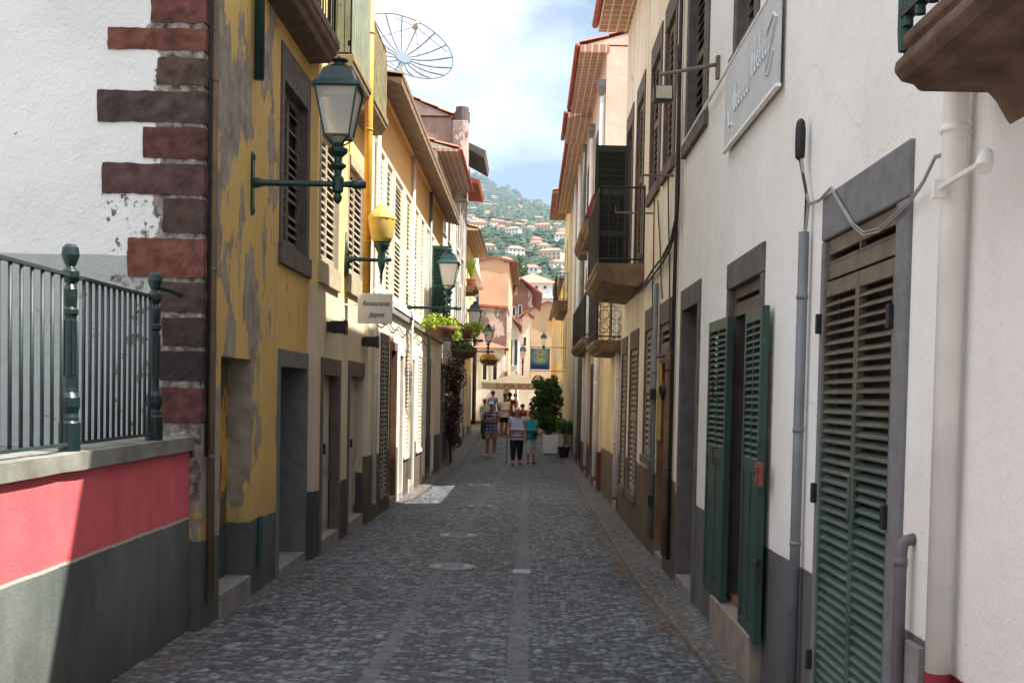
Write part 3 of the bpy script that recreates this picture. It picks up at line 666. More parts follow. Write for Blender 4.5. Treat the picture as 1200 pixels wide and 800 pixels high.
h.wall(); tiled_roof(h, h.y0, h.y1, 7.3, .10, 3.5, 1.2, soff=M_soff2)
# projecting restaurant sign
def text_obj(txt, size, mat, parent, loc, rotm, extr=.003, shear=0, name='lettering', sx=1, align='CENTER', spacing=1):
    cu = bpy.data.curves.new(name, 'FONT'); cu.body = txt; cu.size = size; cu.extrude = extr; cu.shear = shear; cu.align_x = align; cu.align_y = 'CENTER'; cu.space_character = spacing
    tmp = bpy.data.objects.new('tmp', cu); COL.objects.link(tmp); dg = bpy.context.evaluated_depsgraph_get(); me = bpy.data.meshes.new_from_object(tmp.evaluated_get(dg)); bpy.data.objects.remove(tmp)
    me.transform(Matrix.Translation(Vector(loc)-ORG) @ rotm @ Matrix.Diagonal((sx, 1, 1, 1))); me.materials.clear(); me.materials.append(mat)
    o = bpy.data.objects.new(name, me); COL.objects.link(o); o.parent = parent; return o
FACE = Matrix.Rotation(pi/2, 4, 'X')
def rest_sign():
    Y = 13.75; x0, z1 = atY(419.5, 343.5, Y); x1, z0 = atY(459.5, 379.5, Y)
    th = thing('restaurant_sign', 'small white hanging sign with dark script below the yellow lantern', 'sign', ((x0+x1)/2, Y, z0))
    MB().box(x0, x1, Y-.015, Y+.015, z0, z1).build('panel', simple('sign_white', srgb(206, 204, 196), .6, .06, 5, 0), th, bevel=.004)
    ink = simple('sign_ink', srgb(70, 66, 72), .7, .05, 5, 0); w = x1-x0
    text_obj('Restaurante', .085, ink, th, ((x0+x1)/2+.01, Y-.018, z0+(z1-z0)*.66), FACE, shear=.35, sx=w*.9/.47)
    text_obj('Jaquet', .095, ink, th, ((x0+x1)/2+.02, Y-.018, z0+(z1-z0)*.30), FACE, shear=.35, sx=w*.55/.29)
    m = MB(); zc = (z0+z1)/2+.04; m.tube([(-2.33, Y, zc), (x0+.02, Y, zc)], .009, 6).tube([(-2.33, Y, zc-.16), (-2.33+.01, Y, zc+.02)], .012, 6); m.build('bracket', M_white_pipe, th)
rest_sign()
# ---- L3 long white house with many cream shutters
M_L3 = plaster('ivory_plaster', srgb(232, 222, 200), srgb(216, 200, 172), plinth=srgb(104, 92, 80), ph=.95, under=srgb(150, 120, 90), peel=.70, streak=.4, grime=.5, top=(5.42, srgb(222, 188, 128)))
M_ochrewall = plaster('ochre_lower_wall', srgb(216, 184, 136), srgb(196, 160, 110), under=srgb(150, 120, 90), peel=.74, streak=.4, grime=.5)
XL3 = -2.27; YL4 = 28.4
h = House('long ivory house with a row of cream louvred shutters under a deep timber eave', XL3, -1, YL3+.002, YL4, 6.2, M_L3, 7); R = h.R
PY = lambda px, py: atX(px, py, XL3)[0]
M_pale = simple('pale_trim', srgb(226, 220, 208), .8, .1, 6, .2)
for a, b in ((438.5, 447), (449, 456.5), (459, 469.5), (472, 479.5), (482.5, 488.5), (491, 495.5), (498, 501.5), (504, 507)):
    ya, yb = PY(a, 260), PY(b, 260); h.window((ya, yb, 3.15, 5.28), .035, .06, .06, M_pale, 'louvre', M_cream_wood, pitch=.075, mids=(.5,), rec=-.02, nleaf=1 if b < 470 else 2, stile=.04, proud=.05)
# ground floor openings
def gdoor(a, b, top, mat, fm=None, **k):
    ya, yb = PY(a, 480), PY(b, 480); h.door((ya, yb, 0, top), .08, .14, fm or M_pale, mat, rec=.22, step=.13, **k)
def glouvre(a, b, top, mat, bot=.35, fm=None):
    ya, yb = PY(a, 480), PY(b, 480); h.window((ya, yb, bot, top), .06, .14, .06, fm or M_pale, 'louvre', mat, pitch=.07, rec=-.01, nleaf=2, mids=(.4,))
glouvre(445, 454, 2.62, painted('greengrey_shutter', srgb(120, 122, 106), wear=.7), .05, M_purp)
gdoor(456, 464, 2.55, M_brownwood, M_brownstone); gdoor(466.5, 472, 2.5, M_brownwood)
glouvre(473, 479, 2.62, M_cream_wood, .5); gdoor(479.3, 485, 2.5, M_teal)
glouvre(488, 493.5, 2.6, M_cream_wood, .5); gdoor(494.2, 498, 2.5, M_brownwood); gdoor(500, 503.5, 2.5, M_brownwood, M_brownstone); gdoor(505, 508, 2.5, M_greywood)
h.act()
# string course and sill blocks
m = MB(); m.box(XL3+.001, XL3+.07, h.y0, h.y1, 2.98, 3.08); m.build('string_course', M_greystone, h.root, bevel=.01)
for a, b in ((457, 481), (481.5, 497), (497.5, 508)):
    MB().box(XL3+.001, XL3+.09, PY(a, 370), PY(b, 370), 3.085, 3.15).build('sill', M_pale, h.root, bevel=.008)
# open dark shutter
yh = PY(503.2, 320); m = MB(); leaf(m, (XL3+.06, yh), (1, .12), (-.12, 1), .42, 3.15, 5.0, .075, .04, mids=(.5,), rise_=1.05); m.build('open_shutter', M_green, h.root)
for px in (437.8, 480.6, 501.8): 
    y = PY(px, 300); pipe(h, [(XL3+.05, y, .1), (XL3+.05, y, 6.1)], .035, M_white_pipe if px < 490 else M_zinc, brackets=(2, 4))
pts = [(XL3+.03, PY(438, 380)+i*.25, 2.86-.12*abs(sin(i*.55))) for i in range(34)]; m = MB(); m.tube(pts, .009, 5); m.build('cable', M_cable, h.root)
h.wall(); tiled_roof(h, YL3+.02, YL4+.1, 6.10, .42, 3.2, .6, mat=mat_tile('lichen_tile', srgb(120, 96, 74)), soff=M_soff2, thick=.1, soffz=6.16)

def simple_house(label, X, sd, y0, y1, z1, mat, wins, doors, fm, lm, dm, eave=None, depth=7, **k):
    """plain terrace house: wins = [(y0,y1,z0,z1,kind)]"""
    h = House(label, X, sd, y0, y1, z1, mat, depth)
    for w in wins:
        h.window(w[:4], .08, .12, .08, fm, w[4] if len(w) > 4 else 'louvre', lm, pitch=.085, nleaf=2, mids=(.5,), rec=.0)
    for d in doors: h.door((d[0], d[1], 0, d[2]), .1, .15, fm, dm, rec=.2, step=.12)
    h.wall()
    if eave: tiled_roof(h, y0-.05, y1+.05, z1+.02 if len(eave) < 4 else eave[3], eave[0], eave[1], eave[2], **k)
    return h
# ---- L4 to L6
M_w1 = plaster('white_plaster_b', srgb(232, 226, 214), srgb(214, 204, 190), plinth=srgb(96, 80, 70), ph=.9, streak=.4, grime=.5, under=srgb(160, 140, 120), peel=.72)
M_y1 = plaster('straw_plaster', srgb(232, 210, 150), srgb(216, 190, 130), plinth=srgb(110, 92, 74), ph=.8, streak=.35, grime=.4)
M_gr = plaster('mouldy_grey_plaster', srgb(150, 142, 134), srgb(112, 104, 98), under=srgb(196, 188, 180), peel=.56, streak=.6, grime=.3)
h = simple_house('tall white house with red tile eave and grey window shutters, beyond the long ivory house', -2.45, -1, YL4+.002, 34, 7.9, M_w1,
    [(29.0, 29.9, 3.5, 5.6), (30.4, 31.3, 3.5, 5.6), (31.9, 32.8, 3.5, 5.6), (29.0, 29.9, 6.1, 7.5), (30.6, 31.5, 6.1, 7.5), (32.3, 33.2, 6.1, 7.5)],
    [(28.8, 29.8, 2.6), (30.4, 31.5, 2.7), (32.2, 33.2, 2.6)], M_greystone, M_oldwood, M_brownwood, (.55, 3.2, 1.0), soff=M_soff, gutter=M_terra)
pipe(h, [(-2.38, 33.8, .1), (-2.38, 33.8, 7.8)], .05, M_white_pipe, brackets=(3, 5))
h = House('tall mouldy grey house with chimney and low tiled roof, above the red eave', -2.5, -1, 34.002, 42.5, 10.1, M_gr, 8); R = h.R
for w in ((35, 35.9, 3.6, 5.6), (36.8, 37.7, 3.6, 5.6), (38.8, 39.7, 3.6, 5.6), (35, 35.9, 6.5, 8.3), (37.2, 38.1, 6.5, 8.3), (39.6, 40.5, 6.5, 8.3)): h.window(w, .08, .12, .08, M_pale, 'louvre', M_green, pitch=.09, rec=0)
for d in ((35, 36, 2.4), (38, 39, 2.4), (40.5, 41.5, 2.4)): h.door((d[0], d[1], 0, d[2]), .1, .15, M_pale, M_brownwood, step=.1)
h.wall(); h.act()
MB().box(-2.47, -2.0, 33.7, 34.4, 7.6, 9.95).build('chimney', M_gr, h.root, bevel=.02)
MB().lathe((-2.2, 34.0, 9.95), [(.24, 0), (.24, .3), (.2, .31), (.2, .45)], 12).build('chimney_pot', M_darkstone, h.root, smooth=False)
m = MB(); m.hexa([(-2.5, 35, 9.6), (-1.55, 35, 9.1), (-1.55, 38, 9.1), (-2.5, 38, 9.6), (-2.5, 35, 9.8), (-1.5, 35, 9.35), (-1.5, 38, 9.35), (-2.5, 38, 9.8)]); m.build('cornice', M_darkstone, h.root, bevel=.02)
tiled_roof(h, 33.9, 42.6, 10.12, .1, 3.6, 1.5)
m = MB(); m.hexa([(-2.5, 38.6, 9.05), (-1.9, 38.6, 9.0), (-1.9, 42.4, 9.0), (-2.5, 42.4, 9.05), (-2.5, 38.6, 9.3), (-1.85, 38.6, 9.12), (-1.85, 42.4, 9.12), (-2.5, 42.4, 9.3)]); m.build('lower_eave', M_terra, h.root)
h = simple_house('narrow straw coloured house left of the street lamps, far up the lane', -2.65, -1, 42.502, 51, 8.0, M_y1,
    [(43.2, 44.2, 3.4, 5.4), (45.3, 46.3, 3.4, 5.4), (47.6, 48.6, 3.4, 5.4), (43.2, 44.2, 5.9, 7.4), (45.4, 46.4, 5.9, 7.4), (48, 49, 5.9, 7.4)],
    [(43, 44.2, 2.7), (46, 47.2, 2.7), (49, 50, 2.7)], M_pale, M_green, M_brownwood, (.6, 3.2, 1.0), soff=M_soff, gutter=M_greystone)
b = balcony(h, 43.0, 44.8, .55, 5.9, .25, .0001, M_brownstone, M_black)
tp = MB(); tp.lathe((-2.35, 43.5, 5.9), [(.14, 0), (.2, .3), (.2, .32)], 12); tp.build('flowerpot', M_terra, b)
h = simple_house('white house with curved white parapet left of the tan gable', -2.95, -1, 51.002, 60, 7.4, M_w1,
    [(52.4, 53.6, 3.4, 5.6), (55, 56.2, 3.4, 5.6), (57.6, 58.8, 3.4, 5.6)], [(52.4, 53.6, 2.9), (55, 56.2, 2.9)], M_pale, M_green, M_brownwood, (.4, 3, .9), soff=M_soff)
h.act(); m = MB(); 
for i in range(8): u = i/8; z = lambda u: 8.9-1.5*sin(u*pi/2); m.hexa([(-2.95, 51.2+u*7, 7.3), (-2.6, 51.2+u*7, 7.3), (-2.6, 51.2+(u+.125)*7, 7.3), (-2.95, 51.2+(u+.125)*7, 7.3), (-2.95, 51.2+u*7, z(u)), (-2.55, 51.2+u*7, z(u)), (-2.55, 51.2+(u+.125)*7, z(u+.125)), (-2.95, 51.2+(u+.125)*7, z(u+.125))])
m.build('parapet', M_pale, h.root)

# ---- tan gable house turned towards the viewer and the low houses before it
def box_house(label, x0, x1, y0, y1, z1, mat, roofmat=None, ridge=1.2, over=.3, wins=(), side_wins=(), name='house', z0=None, ax='y', winmat=None, group=None, fw=.06):
    """free standing house; wins on the face towards the viewer: (x0,x1,z0,z1); side_wins on the +x face: (y0,y1,z0,z1)"""
    z0 = min(zg(y0), zg(y1))-.3 if z0 is None else z0
    th = thing(name, label, 'house', ((x0+x1)/2, (y0+y1)/2, z0), group); MB().box(x0, x1, y0, y1, z0, z1).build('wall', mat, th)
    m = MB(); o = over; t = .12
    if ax == 'y':   # ridge along y
        xm = (x0+x1)/2
        for a, b in ((x0-o, xm), (x1+o, xm)): m.hexa([(a, y0-o, z1-.02), (b, y0-o, z1+ridge), (b, y1+o, z1+ridge), (a, y1+o, z1-.02), (a, y0-o, z1-.02+t), (b, y0-o, z1+ridge+t), (b, y1+o, z1+ridge+t), (a, y1+o, z1-.02+t)])
        if ridge > .2: g = MB(); g.prism([(x0, z1), (x1, z1), (xm, z1+ridge)], (y0+.01, y1-.01), 'y'); g.build('gable', mat, th)
    else:           # hipped
        xm, ym = (x0+x1)/2, (y0+y1)/2; L = max(0, (x1-x0)/2-(y1-y0)/2)
        m.add([(x0-o, y0-o, z1), (x1+o, y0-o, z1), (x1+o, y1+o, z1), (x0-o, y1+o, z1), (xm-L, ym, z1+ridge), (xm+L, ym, z1+ridge)], [(0, 1, 5, 4), (1, 2, 5), (2, 3, 4, 5), (3, 0, 4), (0, 3, 2, 1)])
    m.build('roof', roofmat or M_tile, th)
    for a, b, c, d in wins:
        w = MB().box(a, b, y0-.03, y0-.001, c, d).build('window', winmat or M_win, th)
        if fw: m = MB(); m.box(a-fw, b+fw, y0-.05, y0-.001, d, d+fw).box(a-fw, b+fw, y0-.07, y0-.001, c-fw, c).box(a-fw, a, y0-.05, y0-.001, c, d).box(b, b+fw, y0-.05, y0-.001, c, d); m.build('frame', M_pale, w)
    for a, b, c, d in side_wins:
        w = MB().box(x1+.001, x1+.03, a, b, c, d).build('window', winmat or M_win, th)
        if fw: m = MB(); m.box(x1+.001, x1+.05, a-fw, b+fw, d, d+fw).box(x1+.001, x1+.07, a-fw, b+fw, c-fw, c).box(x1+.001, x1+.05, a-fw, a, c, d).box(x1+.001, x1+.05, b, b+fw, c, d); m.build('frame', M_pale, w)
    return th
def YR(A, B, Y):
    a = atY(*A, Y); b = atY(*B, Y); return (min(a[0], b[0]), max(a[0], b[0]), min(a[1], b[1]), max(a[1], b[1]))
M_tan = plaster('tan_plaster', srgb(204, 178, 146), srgb(194, 166, 134), under=srgb(186, 150, 118), peel=.66, streak=.15, grime=0)
x0, x1, z0, z1 = YR((562, 306), (595, 392), 66)
th = box_house('tall tan house with a blank windowless gable facing the viewer', x0, x1, 66, 80, z1, M_tan, mat_tile('weathered_tile', srgb(146, 106, 88)), ridge=.22, over=.12, side_wins=[(67.5, 68.8, 5.6, 7.6), (70.5, 71.8, 5.6, 7.6), (74, 75.3, 5.6, 7.6)])
m = MB(); m.box(x1-.3, x1+.5, 65.9, 80, z1-.02, z1+.10); m.build('eave', M_brownstone, th)
x0, x1, z0, z1 = YR((556, 360), (592, 470), 60.5); x0 -= 1
M_conc = plaster('patchy_grey_plaster', srgb(196, 186, 176), srgb(150, 140, 132), under=srgb(120, 104, 98), peel=.52, streak=.5, grime=.2)
th = box_house('low patchy grey and white house in front of the tan gable', x0, x1, 60.5, 66, z1, M_conc, ridge=.05, over=.05, wins=[YR((575, 415), (582, 440), 60.5)], side_wins=[(61, 62, 3, 4.6)])
r = YR((566, 392), (590, 410), 58); x0, x1, z0, z1 = YR((560, 408), (590, 480), 58)
box_house('small white lean-to with a red tiled roof below the street lamps', x0, x1, 57, 60.4, z1, M_w1, ridge=.35, over=.2, wins=[YR((566, 425), (570, 445), 57), YR((578, 425), (582, 445), 57)], ax='h')
x0, x1, z0, z1 = YR((590, 385), (606, 470), 84)
th = box_house('white house with tall green shutters and tiled eave beyond the tan gable', x0, x1, 84, 94, z1, M_w1, ridge=.8, over=.5, wins=[YR((597, 398), (600, 428), 84), YR((603, 398), (606, 428), 84)], winmat=M_green)
x0, x1, z0, z1 = YR((612, 372), (620, 470), 78)
th = box_house('narrow white house end with grey mouldings right of the tiled eaves', x0, x1, 78, 80, z1, M_w1, ridge=.4, over=.25, wins=[YR((613.5, 395), (616.5, 405), 78)])
M_marn = plaster('brick_brown_plaster', srgb(156, 112, 96), srgb(124, 92, 84), under=srgb(190, 160, 140), peel=.55, streak=.4, grime=.2)
x0, x1, z0, z1 = YR((598, 345), (621, 470), 118)
th = box_house('brown stained house with corniced eave below the blue and white villa', x0, x1, 118, 140, z1, M_marn, ridge=1.6, over=1.1, wins=[YR((601, 360), (604, 370), 118), YR((608, 358), (611, 370), 118)], side_wins=[(120+3.2*i, 121.6+3.2*i, z1-4.5, z1-1.5) for i in range(6)])
x0, x1, z0, z1 = YR((598, 385), (612, 470), 104)
box_house('pink low house with roof terrace between the tan gable and the white house end', x0, x1, 104, 112, z1, plaster('pink_plaster', srgb(222, 176, 166), under=srgb(200, 160, 150), grime=0), ridge=.05, over=.1, wins=[YR((600, 392), (603, 400), 104)])
M_bw = simple('bluewhite_wall', srgb(226, 234, 240), .9, .06, 1, 0); M_pinkroof = mat_tile('pink_roof_tile', srgb(222, 140, 118))
x0, x1, z0, z1 = YR((601, 331), (647, 352), 205)
box_house('wide blue and white villa with five windows under a broad pink hipped roof', x0, x1, 205, 216, z1, M_bw, M_pinkroof, ridge=2.4, over=.8, ax='h', z0=2, wins=[YR((a, 335), (a+3.2, 338.5), 205) for a in (606, 613.5, 619.5, 627, 637)], fw=.2)
x0, x1, z0, z1 = YR((617, 349), (650, 372), 190)
box_house('pale blue house with pink roof directly below the villa', x0, x1, 190, 198, z1, simple('paleblue_wall', srgb(206, 220, 232), .9, .06, 1, 0), M_pinkroof, ridge=1.3, over=.6, ax='h', z0=2, wins=[YR((632, 361), (640, 365), 190)], fw=.15)
x0, x1, z0, z1 = YR((600, 362), (640, 372), 175)
box_house('ochre house with tile roof behind the brown stained house', x0+2.5, x1+3, 160, 170, z1-1.5, plaster('dusty_ochre', srgb(206, 170, 130), grime=0), ridge=1.5, over=.6, z0=1)

# ================================================================ RIGHT SIDE
XRW = 1.47
M_R2 = plaster('white_wall', srgb(236, 235, 232), srgb(226, 223, 216), plinth=srgb(96, 95, 98), ph=.87, under=srgb(180, 170, 160), peel=.86, streak=.10, grime=.18, rough_bump=.5, pnoise=.008)
YR2 = 4.0; YR3 = atX(797, 300, 1.46)[0]
h = House('white wall house with big green louvred shutters and dark grey base, nearest on the right', XRW, 1, YR2, YR3, 5.8, M_R2, 7); R2 = h; R = h.R
# big louvred shutter window
A = atX(969, 230, XRW); B = atX(1073, 163, XRW); fz = atX(974, 281, XRW)[1]
q = (B[0], A[0], .02, (A[1]+B[1])/2); ia = atX(1051, 400, XRW)[0]; ib = atX(967, 400, XRW)[0]; itop = atX(974, 281, XRW)[1]; itop = (itop+atX(1055, 238, XRW)[1])/2
h.act(); h.holes.append(q); a, b, c, d = q
M_frame = simple('painted_grey_frame', srgb(112, 112, 114), .8, .18, 9, .4)
def mat_shut():
    t = NT('green_brown_shutter'); sp = t.n.new('ShaderNodeSeparateXYZ'); t.link(t.pos, sp.inputs[0])
    g = t.mix(t.ramp(t.noise(4, 6), .3, .7), srgb(46, 74, 66), srgb(84, 104, 96)); b = t.mix(t.ramp(t.noise(7, 6), .3, .7), srgb(72, 58, 48), srgb(112, 96, 82))
    f = t.ramp(t.math('ADD', sp.outputs[2], t.math('MULTIPLY', t.noise(5, 5, .6, (1, .4, 2)), 1.4)), 1.7, 2.8); c = t.mix(t.math('MULTIPLY', f, .85), g, b)  # slats blend from green to brown with height
    w = t.ramp(t.noise(30, 6, .75, (1, .3, 1.5)), .62, .66); c = t.mix(t.math('MULTIPLY', w, .6), c, srgb(140, 130, 116)); t.link(c, t.b.inputs['Base Color']); t.b.inputs['Roughness'].default_value = .5; t.bump(t.noise(60, 3), .3, .003); return t.m
M_shut = mat_shut()
w = MB().box(XRW+.07, XRW+.09, ia, ib, c, itop).build('window', simple('brown_inner', (.035, .022, .016, 1), .9, .4, 5, .2), h.root)
m = MB(); m.box(XRW-.022, XRW+.2, a, b, itop, d); m.build('lintel', M_frame, w, bevel=.01)
MB().box(XRW-.021, XRW+.2, a, ia, c, itop-.001).build('jamb', M_frame, w, bevel=.01); MB().box(XRW-.021, XRW+.2, ib, b, c, itop-.001).build('jamb', M_frame, w, bevel=.01)
MB().box(XRW-.04, XRW+.2, a, b, h.z0, c-.001).build('sill', M_frame, w, bevel=.01)
ztr = (atX(972, 329, XRW)[1]+atX(1051, 304, XRW)[1])/2; ym = (atX(1005, 420, XRW)[0]+atX(999, 640, XRW)[0])/2
m = MB(); leaf(m, (XRW+.028, ia+.006), (0, 1), (-1, 0), ib-ia-.012, ztr+.015, itop-.006, .052, .030, .03, split=True, broken=.03, rise_=.36); m.build('transom', M_shut, w)
for (u, v) in ((ia+.008, ym-.003), (ym+.003, ib-.008)):
    m = MB(); leaf(m, (XRW+.022, u), (0, 1), (-1, 0), v-u, c+.03, ztr-.002, .0475, .026, .034, rise_=.40); m.build('shutter', M_shut, w)
for (y, z) in ((ib+.02, atX(965, 380, XRW)[1]), (ia-.0, atX(1046, 372, XRW)[1]), (ib+.02, atX(960, 577, XRW)[1]), (ia, atX(1036, 603, XRW)[1]), (ib+.02, atX(953, 770, XRW)[1])):
    MB().box(XRW-.045, XRW-.012, y-.016, y+.016, z-.05, z+.05).build('hinge', M_black, w, bevel=.006)
for dy in (-.03, .03):
    MB().box(XRW-.018, XRW-.006, ym+dy-.018, ym+dy+.018, atX(1000, 590, XRW)[1]-.08, atX(1000, 590, XRW)[1]+.12).build('latch_plate', M_shut, w)
# door with open green leaves
A = atX(855, 309, XRW); B = atX(898, 284, XRW); q = (B[0], A[0], 0, (A[1]+B[1])/2); oy0 = atX(884, 500, XRW)[0]; oy1 = atX(855, 500, XRW)[0]; ttop = (atX(858, 337, XRW)[1]+atX(893, 323, XRW)[1])/2; tbot = (atX(858, 371, XRW)[1]+atX(893, 357, XRW)[1])/2
a, b, c, d = q; fs = .085; zb = zg(7.5)+.36
h.holes.append((a, b, h.z0, d)); M_dbrown = painted('dark_brown_door', srgb(84, 58, 48), wear=.8, dirt=.4)
w = MB().box(XRW+.20, XRW+.24, a+fs, b-fs, zb, tbot).build('door', M_dbrown, h.root)
m = MB(); m.box(XRW-.02, XRW+.3, a, b, ttop, d); m.build('lintel', M_darkstone, w, bevel=.008)
for u, v in ((a, a+fs), (b-fs, b)): MB().box(XRW-.018, XRW+.3, u, v, h.z0, ttop-.001).build('jamb', M_darkstone, w, bevel=.008)
m = MB(); leaf(m, (XRW+.06, a+fs), (0, 1), (-1, 0), b-a-2*fs, tbot, ttop-.002, .06, .03, .03); m.build('transom', M_oldwood, w)
MB().box(XRW+.185, XRW+.2, (a+b)/2-.05, (a+b)/2+.0, zb+1.08, zb+1.11).build('handle', M_zinc, w)
M_dgreen = painted('open_leaf_green', srgb(36, 66, 58), under=srgb(130, 130, 112), wear=.68, dirt=.4)
def open_leaf(hy, dy, off, top, bot, nm):
    L = abs(dy); dv = Vector((-off, dy)).normalized(); nv = Vector((-dv.y, dv.x)); 
    if nv.x > 0: nv = -nv
    m = MB(); leaf(m, (XRW-.022, hy), (dv.x, dv.y), (nv.x, nv.y), L, bot, top, .042, .05, .045, solid=(top-bot)*.5, mids=(.5,), rail=.08, split=True, rise_=.8); return m.build('door_leaf', M_dgreen, w), dv, nv
topz = atX(898, 353, 1.4)[1]; botz = zg(7)+.30
lf, dv, nv = open_leaf(7.27, -.58, .012, atX(905, 351, 1.37)[1], atX(894, 757, 1.37)[1]-.07, 'r')
yl = atX(893, 556, 1.40)[0]; zl = atX(893, 556, 1.40)[1]
m = MB(); m.box(1.375, 1.402, yl-.03, yl+.06, zl-.07, zl+.07).box(1.36, 1.375, yl-.012, yl+.035, zl-.05, zl-.01).box(1.36, 1.375, yl-.012, yl+.035, zl+.015, zl+.05); m.build('latch', painted('rust_red_latch', srgb(128, 66, 52), wear=.6), lf, bevel=.004)
yl, zl = atX(888, 658, 1.40); m = MB(); m.tube([(1.39, yl+.06, zl), (1.39, yl-.04, zl-.002)], .008, 6).box(1.38, 1.402, yl-.06, yl-.03, zl-.02, zl+.02); m.build('bolt', M_black, lf)
lf, dv, nv = open_leaf(7.93, .74, .012, atX(845, 372, 1.38)[1], atX(838, 703, 1.38)[1], 'l')
for zc in (456, 535):
    y, z = atX(829, zc, 1.30); m = MB(); m.tube([(1.42, y+.12, z+.06), (1.36, y+.12, z+.06), (1.36, y+.12, z-.06), (1.42, y+.12, z-.06)], .006, 6); m.build('handle', M_black, lf)
MB().box(XRW-.085, XRW+.3, atX(893, 720, XRW)[0], atX(846, 650, XRW)[0], h.z0, zb-.05).build('doorstep', simple('tan_step', srgb(128, 118, 108), .9, .25, 7, .4), h.root, bevel=.012)
MB().box(XRW+.02, XRW+.3, a+fs, b-fs, zb-.049, zb).build('threshold', M_brownstone, h.root)
# dark door
A = atX(800, 341, XRW); B = atX(822.5, 327, XRW); h.door((B[0], A[0], 0, (A[1]+B[1])/2), .12, .20, M_darkstone, M_navy, rec=.26, step=.10, stepmat=M_greystone, handle=False)
# upper windows
h.window(R((809, -40), (829.5, 147)), .14, .3, .12, M_darkstone, 'louvre', M_oldwood, pitch=.08, rec=.05)
h.window(R((867.5, -190), (890, 42)), .14, .3, .12, M_darkstone, 'louvre', M_oldwood, pitch=.08, rec=.05)
# grey conduit and cable joint box
yc = (atX(941, 300, 1.42)[0]+atX(926, 780, 1.42)[0])/2; zt_ = atX(941, 272, 1.42)[1]
pipe(h, [(1.425, yc, 0), (1.425, yc, zt_)], .028, M_greypipe, name='conduit', brackets=(.95, 1.55, 2.25))
y, z = atX(939, 165, 1.42); h.act(); m = MB(); m.lathe((1.415, y, z), [(.016, -.10), (.026, -.085), (.028, -.03), (.028, .06), (.022, .10), (.010, .115)], 12); m.build('cable_joint', M_black, h.root, smooth=True)
m = MB(); m.tube([(1.43, yc, zt_), (1.435, yc+.01, zt_+.2), (1.42, y+.02, z-.09)], .008, 6); m.build('cable', M_cable, h.root)
m = MB(); m.tube([(1.43, yc-.01, zt_), (1.44, yc-.02, zt_+.15), (1.43, y-.03, z-.2), (1.42, y-.01, z-.09)], .008, 6); m.build('cable', M_cable2, h.root)
for off in (0, .02):
    P = [(944, 240), (960, 234), (974, 219), (985, 238), (1000, 262), (1012, 272), (1030, 268), (1050, 250), (1068, 232), (1082, 212), (1096, 183), (1110, 179)]
    pts = []
    for i, (px, py) in enumerate(P):
        x = 1.435 if i < 9 else 1.40
        yy, zz = atX(px, py+off*200*(.4+.6*sin(i/11*pi)), x); pts.append((x, yy, zz))
    m = MB(); m.tube(pts, .0045, 6); m.build('cable', M_cable2, h.root, smooth=True)
# pipe elbow beside the big shutters
yc = (atX(1050, 640, 1.41)[0]+atX(1045, 790, 1.41)[0])/2; zt_ = atX(1050, 632, 1.41)[1]
h.act(); m = MB(); yc -= .03; m.tube([(1.42, yc, 0.0), (1.42, yc, zt_-.05), (1.423, yc, zt_-.025), (1.435, yc, zt_), (1.47, yc, zt_+.008)], .023, 12); m.lathe((1.42, yc, zt_-.08), [(.026, -.015), (.026, .015)], 12); m.build('waste_pipe', painted('mauve_grey_pipe', srgb(104, 98, 106), wear=.74), h.root, smooth=True)
# thick drain pipe at the corner of the house
yp = (atX(1117, 150, 1.41)[0]+atX(1091, 770, 1.41)[0])/2
pipe(h, [(1.425, yp, .78), (1.425, yp, 5.7)], .042, M_white_pipe, brackets=(2.63,), n=20)
M_ox = simple('oxblood_paint', srgb(122, 26, 40), .8, .12, 6, .3)
pipe(h, [(1.425, yp, -.1), (1.425, yp, .78-.001)], .0415, M_ox, n=20)
MB().box(1.44, XRW-.001, atX(1077, 780, 1.44)[0]+.02, atX(1056, 780, 1.44)[0]-.01, -.1, atX(1065, 752, 1.44)[1]).build('stone_patch', M_greystone, h.root, bevel=.005)
y, z = atX(1146, 190, 1.32); m = MB(); d_ = Vector((-.35, -.55, -.75)).normalized(); c_ = Vector((1.34, y, z))
m.tube([c_-d_*.055, c_-d_*.045, c_-d_*.02, c_+d_*.025, c_+d_*.03], [.010, .018, .024, .026, .024], 14); m.tube([(1.36, yp-.03, z+.0), (1.36, y+.03, z+.015), tuple(c_-d_*.05)], .010, 6).box(1.34, 1.385, yp-.055, yp-.03, z-.03, z+.03); m.build('spot_lamp', M_white_pipe, h.root, smooth=False)
